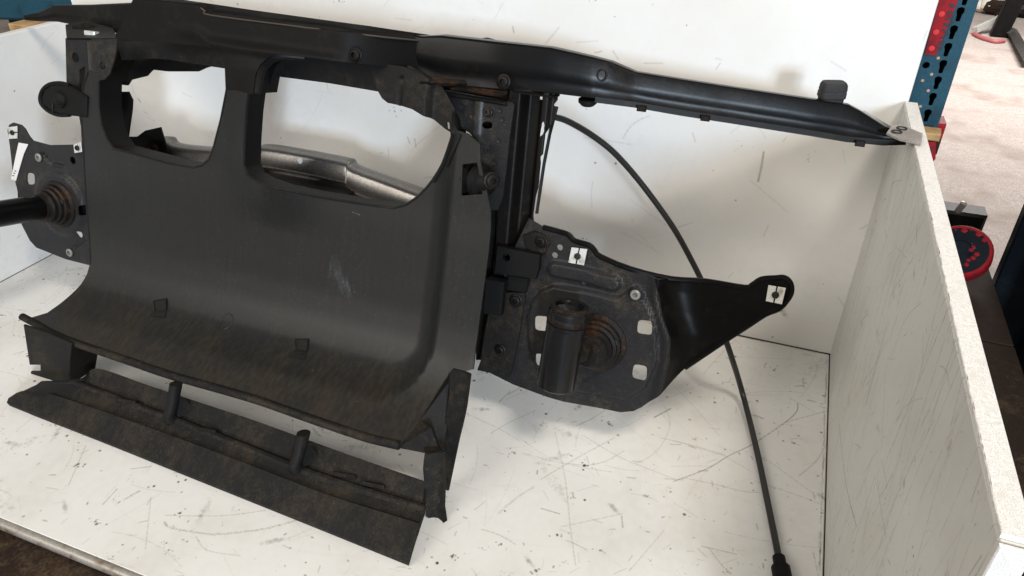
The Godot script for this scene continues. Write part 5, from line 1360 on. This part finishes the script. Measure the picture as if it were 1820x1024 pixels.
	for i in 7:
		var ring := []
		for j in 10:
			var a := TAU * j / 10
			var rr := (.045 - .006 * i) * (1.0 + .25 * sin(a * 3 + i))
			ring.append(Vector3(cos(a) * rr, .006 * i + .003 * sin(a * 5 + i * 2), sin(a) * rr * 1.2))
		sc.append(ring)
	part("sheet", finish(loft(sc), 20.0), M.plate, tb)
	# rack behind the left side board
	var lb := thing("rack_beam", "teal rack beam behind the left side board", "rack beam", Vector3(-.40, .385, -.17))
	part("beam", finish(block(Vector3(.62, .052, .05), Vector3(0, 0, 0), .006, Basis(Vector3(0, 0, 1), .06))), M.teal, lb)
	var lp := thing("rack_upright", "very dark wide post filling the gap below the teal beam behind the left side board", "rack post", Vector3(-.44, -.8, -.3))
	part("post", finish(block(Vector3(.3, 1.17, .05), Vector3(0, .585, 0), .003)), M.navy, lp)  # dark block filling the gap below the teal beam
	var lw := thing("wood_block", "orange-brown wood block on the left board's outer side", "wood block", [Vector3(-0.1827, 0.3808, -0.045)][0])
	part("board", finish(block(Vector3(.085, .022, .06), Vector3(0, .0, 0), .002)), M.wood, lw)
	# far clutter on the concrete
	var bar := thing("metal_bar", "square metal tube lying across the scrap on the pale floor", "metal bar", [Vector3(2.7693, -0.78, -6.5731)][0])
	var far_end: Vector3 = [Vector3(3.0822, -0.6286, -6.9)][0] - bar.position
	part("tube", finish(tube([Vector3(0, .02, 0), far_end * .5, far_end], .034, 4), 20.0), M.zinc, bar)
	var pp: Vector3 = [Vector3(3.0269, -0.8, -6.5877)][0]
	var post := thing("metal_post", "dark metal post standing in the scrap pile", "post", pp)
	part("post", finish(block(Vector3(.13, 1.4, .09), Vector3(.02, .7, 0), .008, Basis(Vector3(0, 0, 1), -.12))), M.steel, post)
	var hose := thing("hose", "faded red hose on the pale floor by the post", "hose", [Vector3(2.8514, -0.79, -6.474)][0])
	var hp := []
	for p in [Vector3(2.7681, -0.785, -6.551), Vector3(2.8009, -0.785, -6.4316), Vector3(2.8537, -0.785, -6.3452), Vector3(2.9025, -0.785, -6.3014), Vector3(2.9728, -0.785, -6.3494)]:
		hp.append(p - hose.position)
	part("hose", finish(tube(smooth_path(hp, 4), .018, 8)), M.pink, hose)
	var names := [["white plaster lump, smallest of the scrap pile", 1738, 6, .11], ["white plaster lump resting on a brown stone", 1743, 16, .09], ["tall rounded white plaster lump beside the dark scrap", 1761, 13, .13]]
	for q in names:
		var at: Vector3 = Vector3.ZERO
		match int(q[1]):
			1738: at = [Vector3(2.9852, -0.8, -8.0465)][0]
			1743: at = [Vector3(2.9758, -0.8, -7.661)][0]
			_: at = [Vector3(3.0512, -0.8, -7.6341)][0]
		var s := thing("plaster_lump", q[0], "rubble", at)
		var lump := []
		for i in 7:
			var ring := []
			for j in 10:
				var a := TAU * j / 10
				var rr: float = q[3] * sin(PI * (i + .6) / 7.2) * (1.0 + .16 * sin(a * 2 + i + q[1]))
				ring.append(Vector3(cos(a) * rr, q[3] * 1.3 * i / 6.0, sin(a) * rr * .7))
			lump.append(ring)
		part("lump", finish(loft(lump), 50.0), M.stone, s)
	var rail := thing("metal_rail", "grey metal rail lying at the edge of the scrap pile", "metal bar", [Vector3(3.0674, -0.8, -6.5168)][0])
	var re: Vector3 = [Vector3(2.9988, -0.74, -5.5101)][0] - rail.position
	part("rail", finish(tube([Vector3(-.1, .05, -.2), Vector3(0, .04, 0), re], .045, 4), 20.0), M.silver, rail)
	# heap of dark scrap
	for i in 24:
		var px := Vector2(rng.randf(), rng.randf())
		var base: Vector3 = [Vector3(3.18, -0.8, -7.5199)][0]
		var at := base + Vector3(-.12 + .75 * px.x, 0, -.85 + 1.25 * px.y)
		var s := thing("scrap_piece", "rusty dark scrap metal lump in the heap on the pale floor", "scrap", at, "scrap heap on the floor")
		var r := .05 + .09 * rng.randf()
		var lump := []
		for a in 5:
			var ring := []
			for j in 7:
				var an := TAU * j / 7
				var rr := r * (.4 + .7 * sin(PI * (a + .5) / 5.0)) * (.75 + .5 * rng.randf())
				ring.append(Vector3(cos(an) * rr, r * 1.2 * a / 4.0, sin(an) * rr))
			lump.append(ring)
		part("lump", finish(loft(lump), 15.0), [M.steel, M.deck, M.rusty, M.plate][i % 4], s)
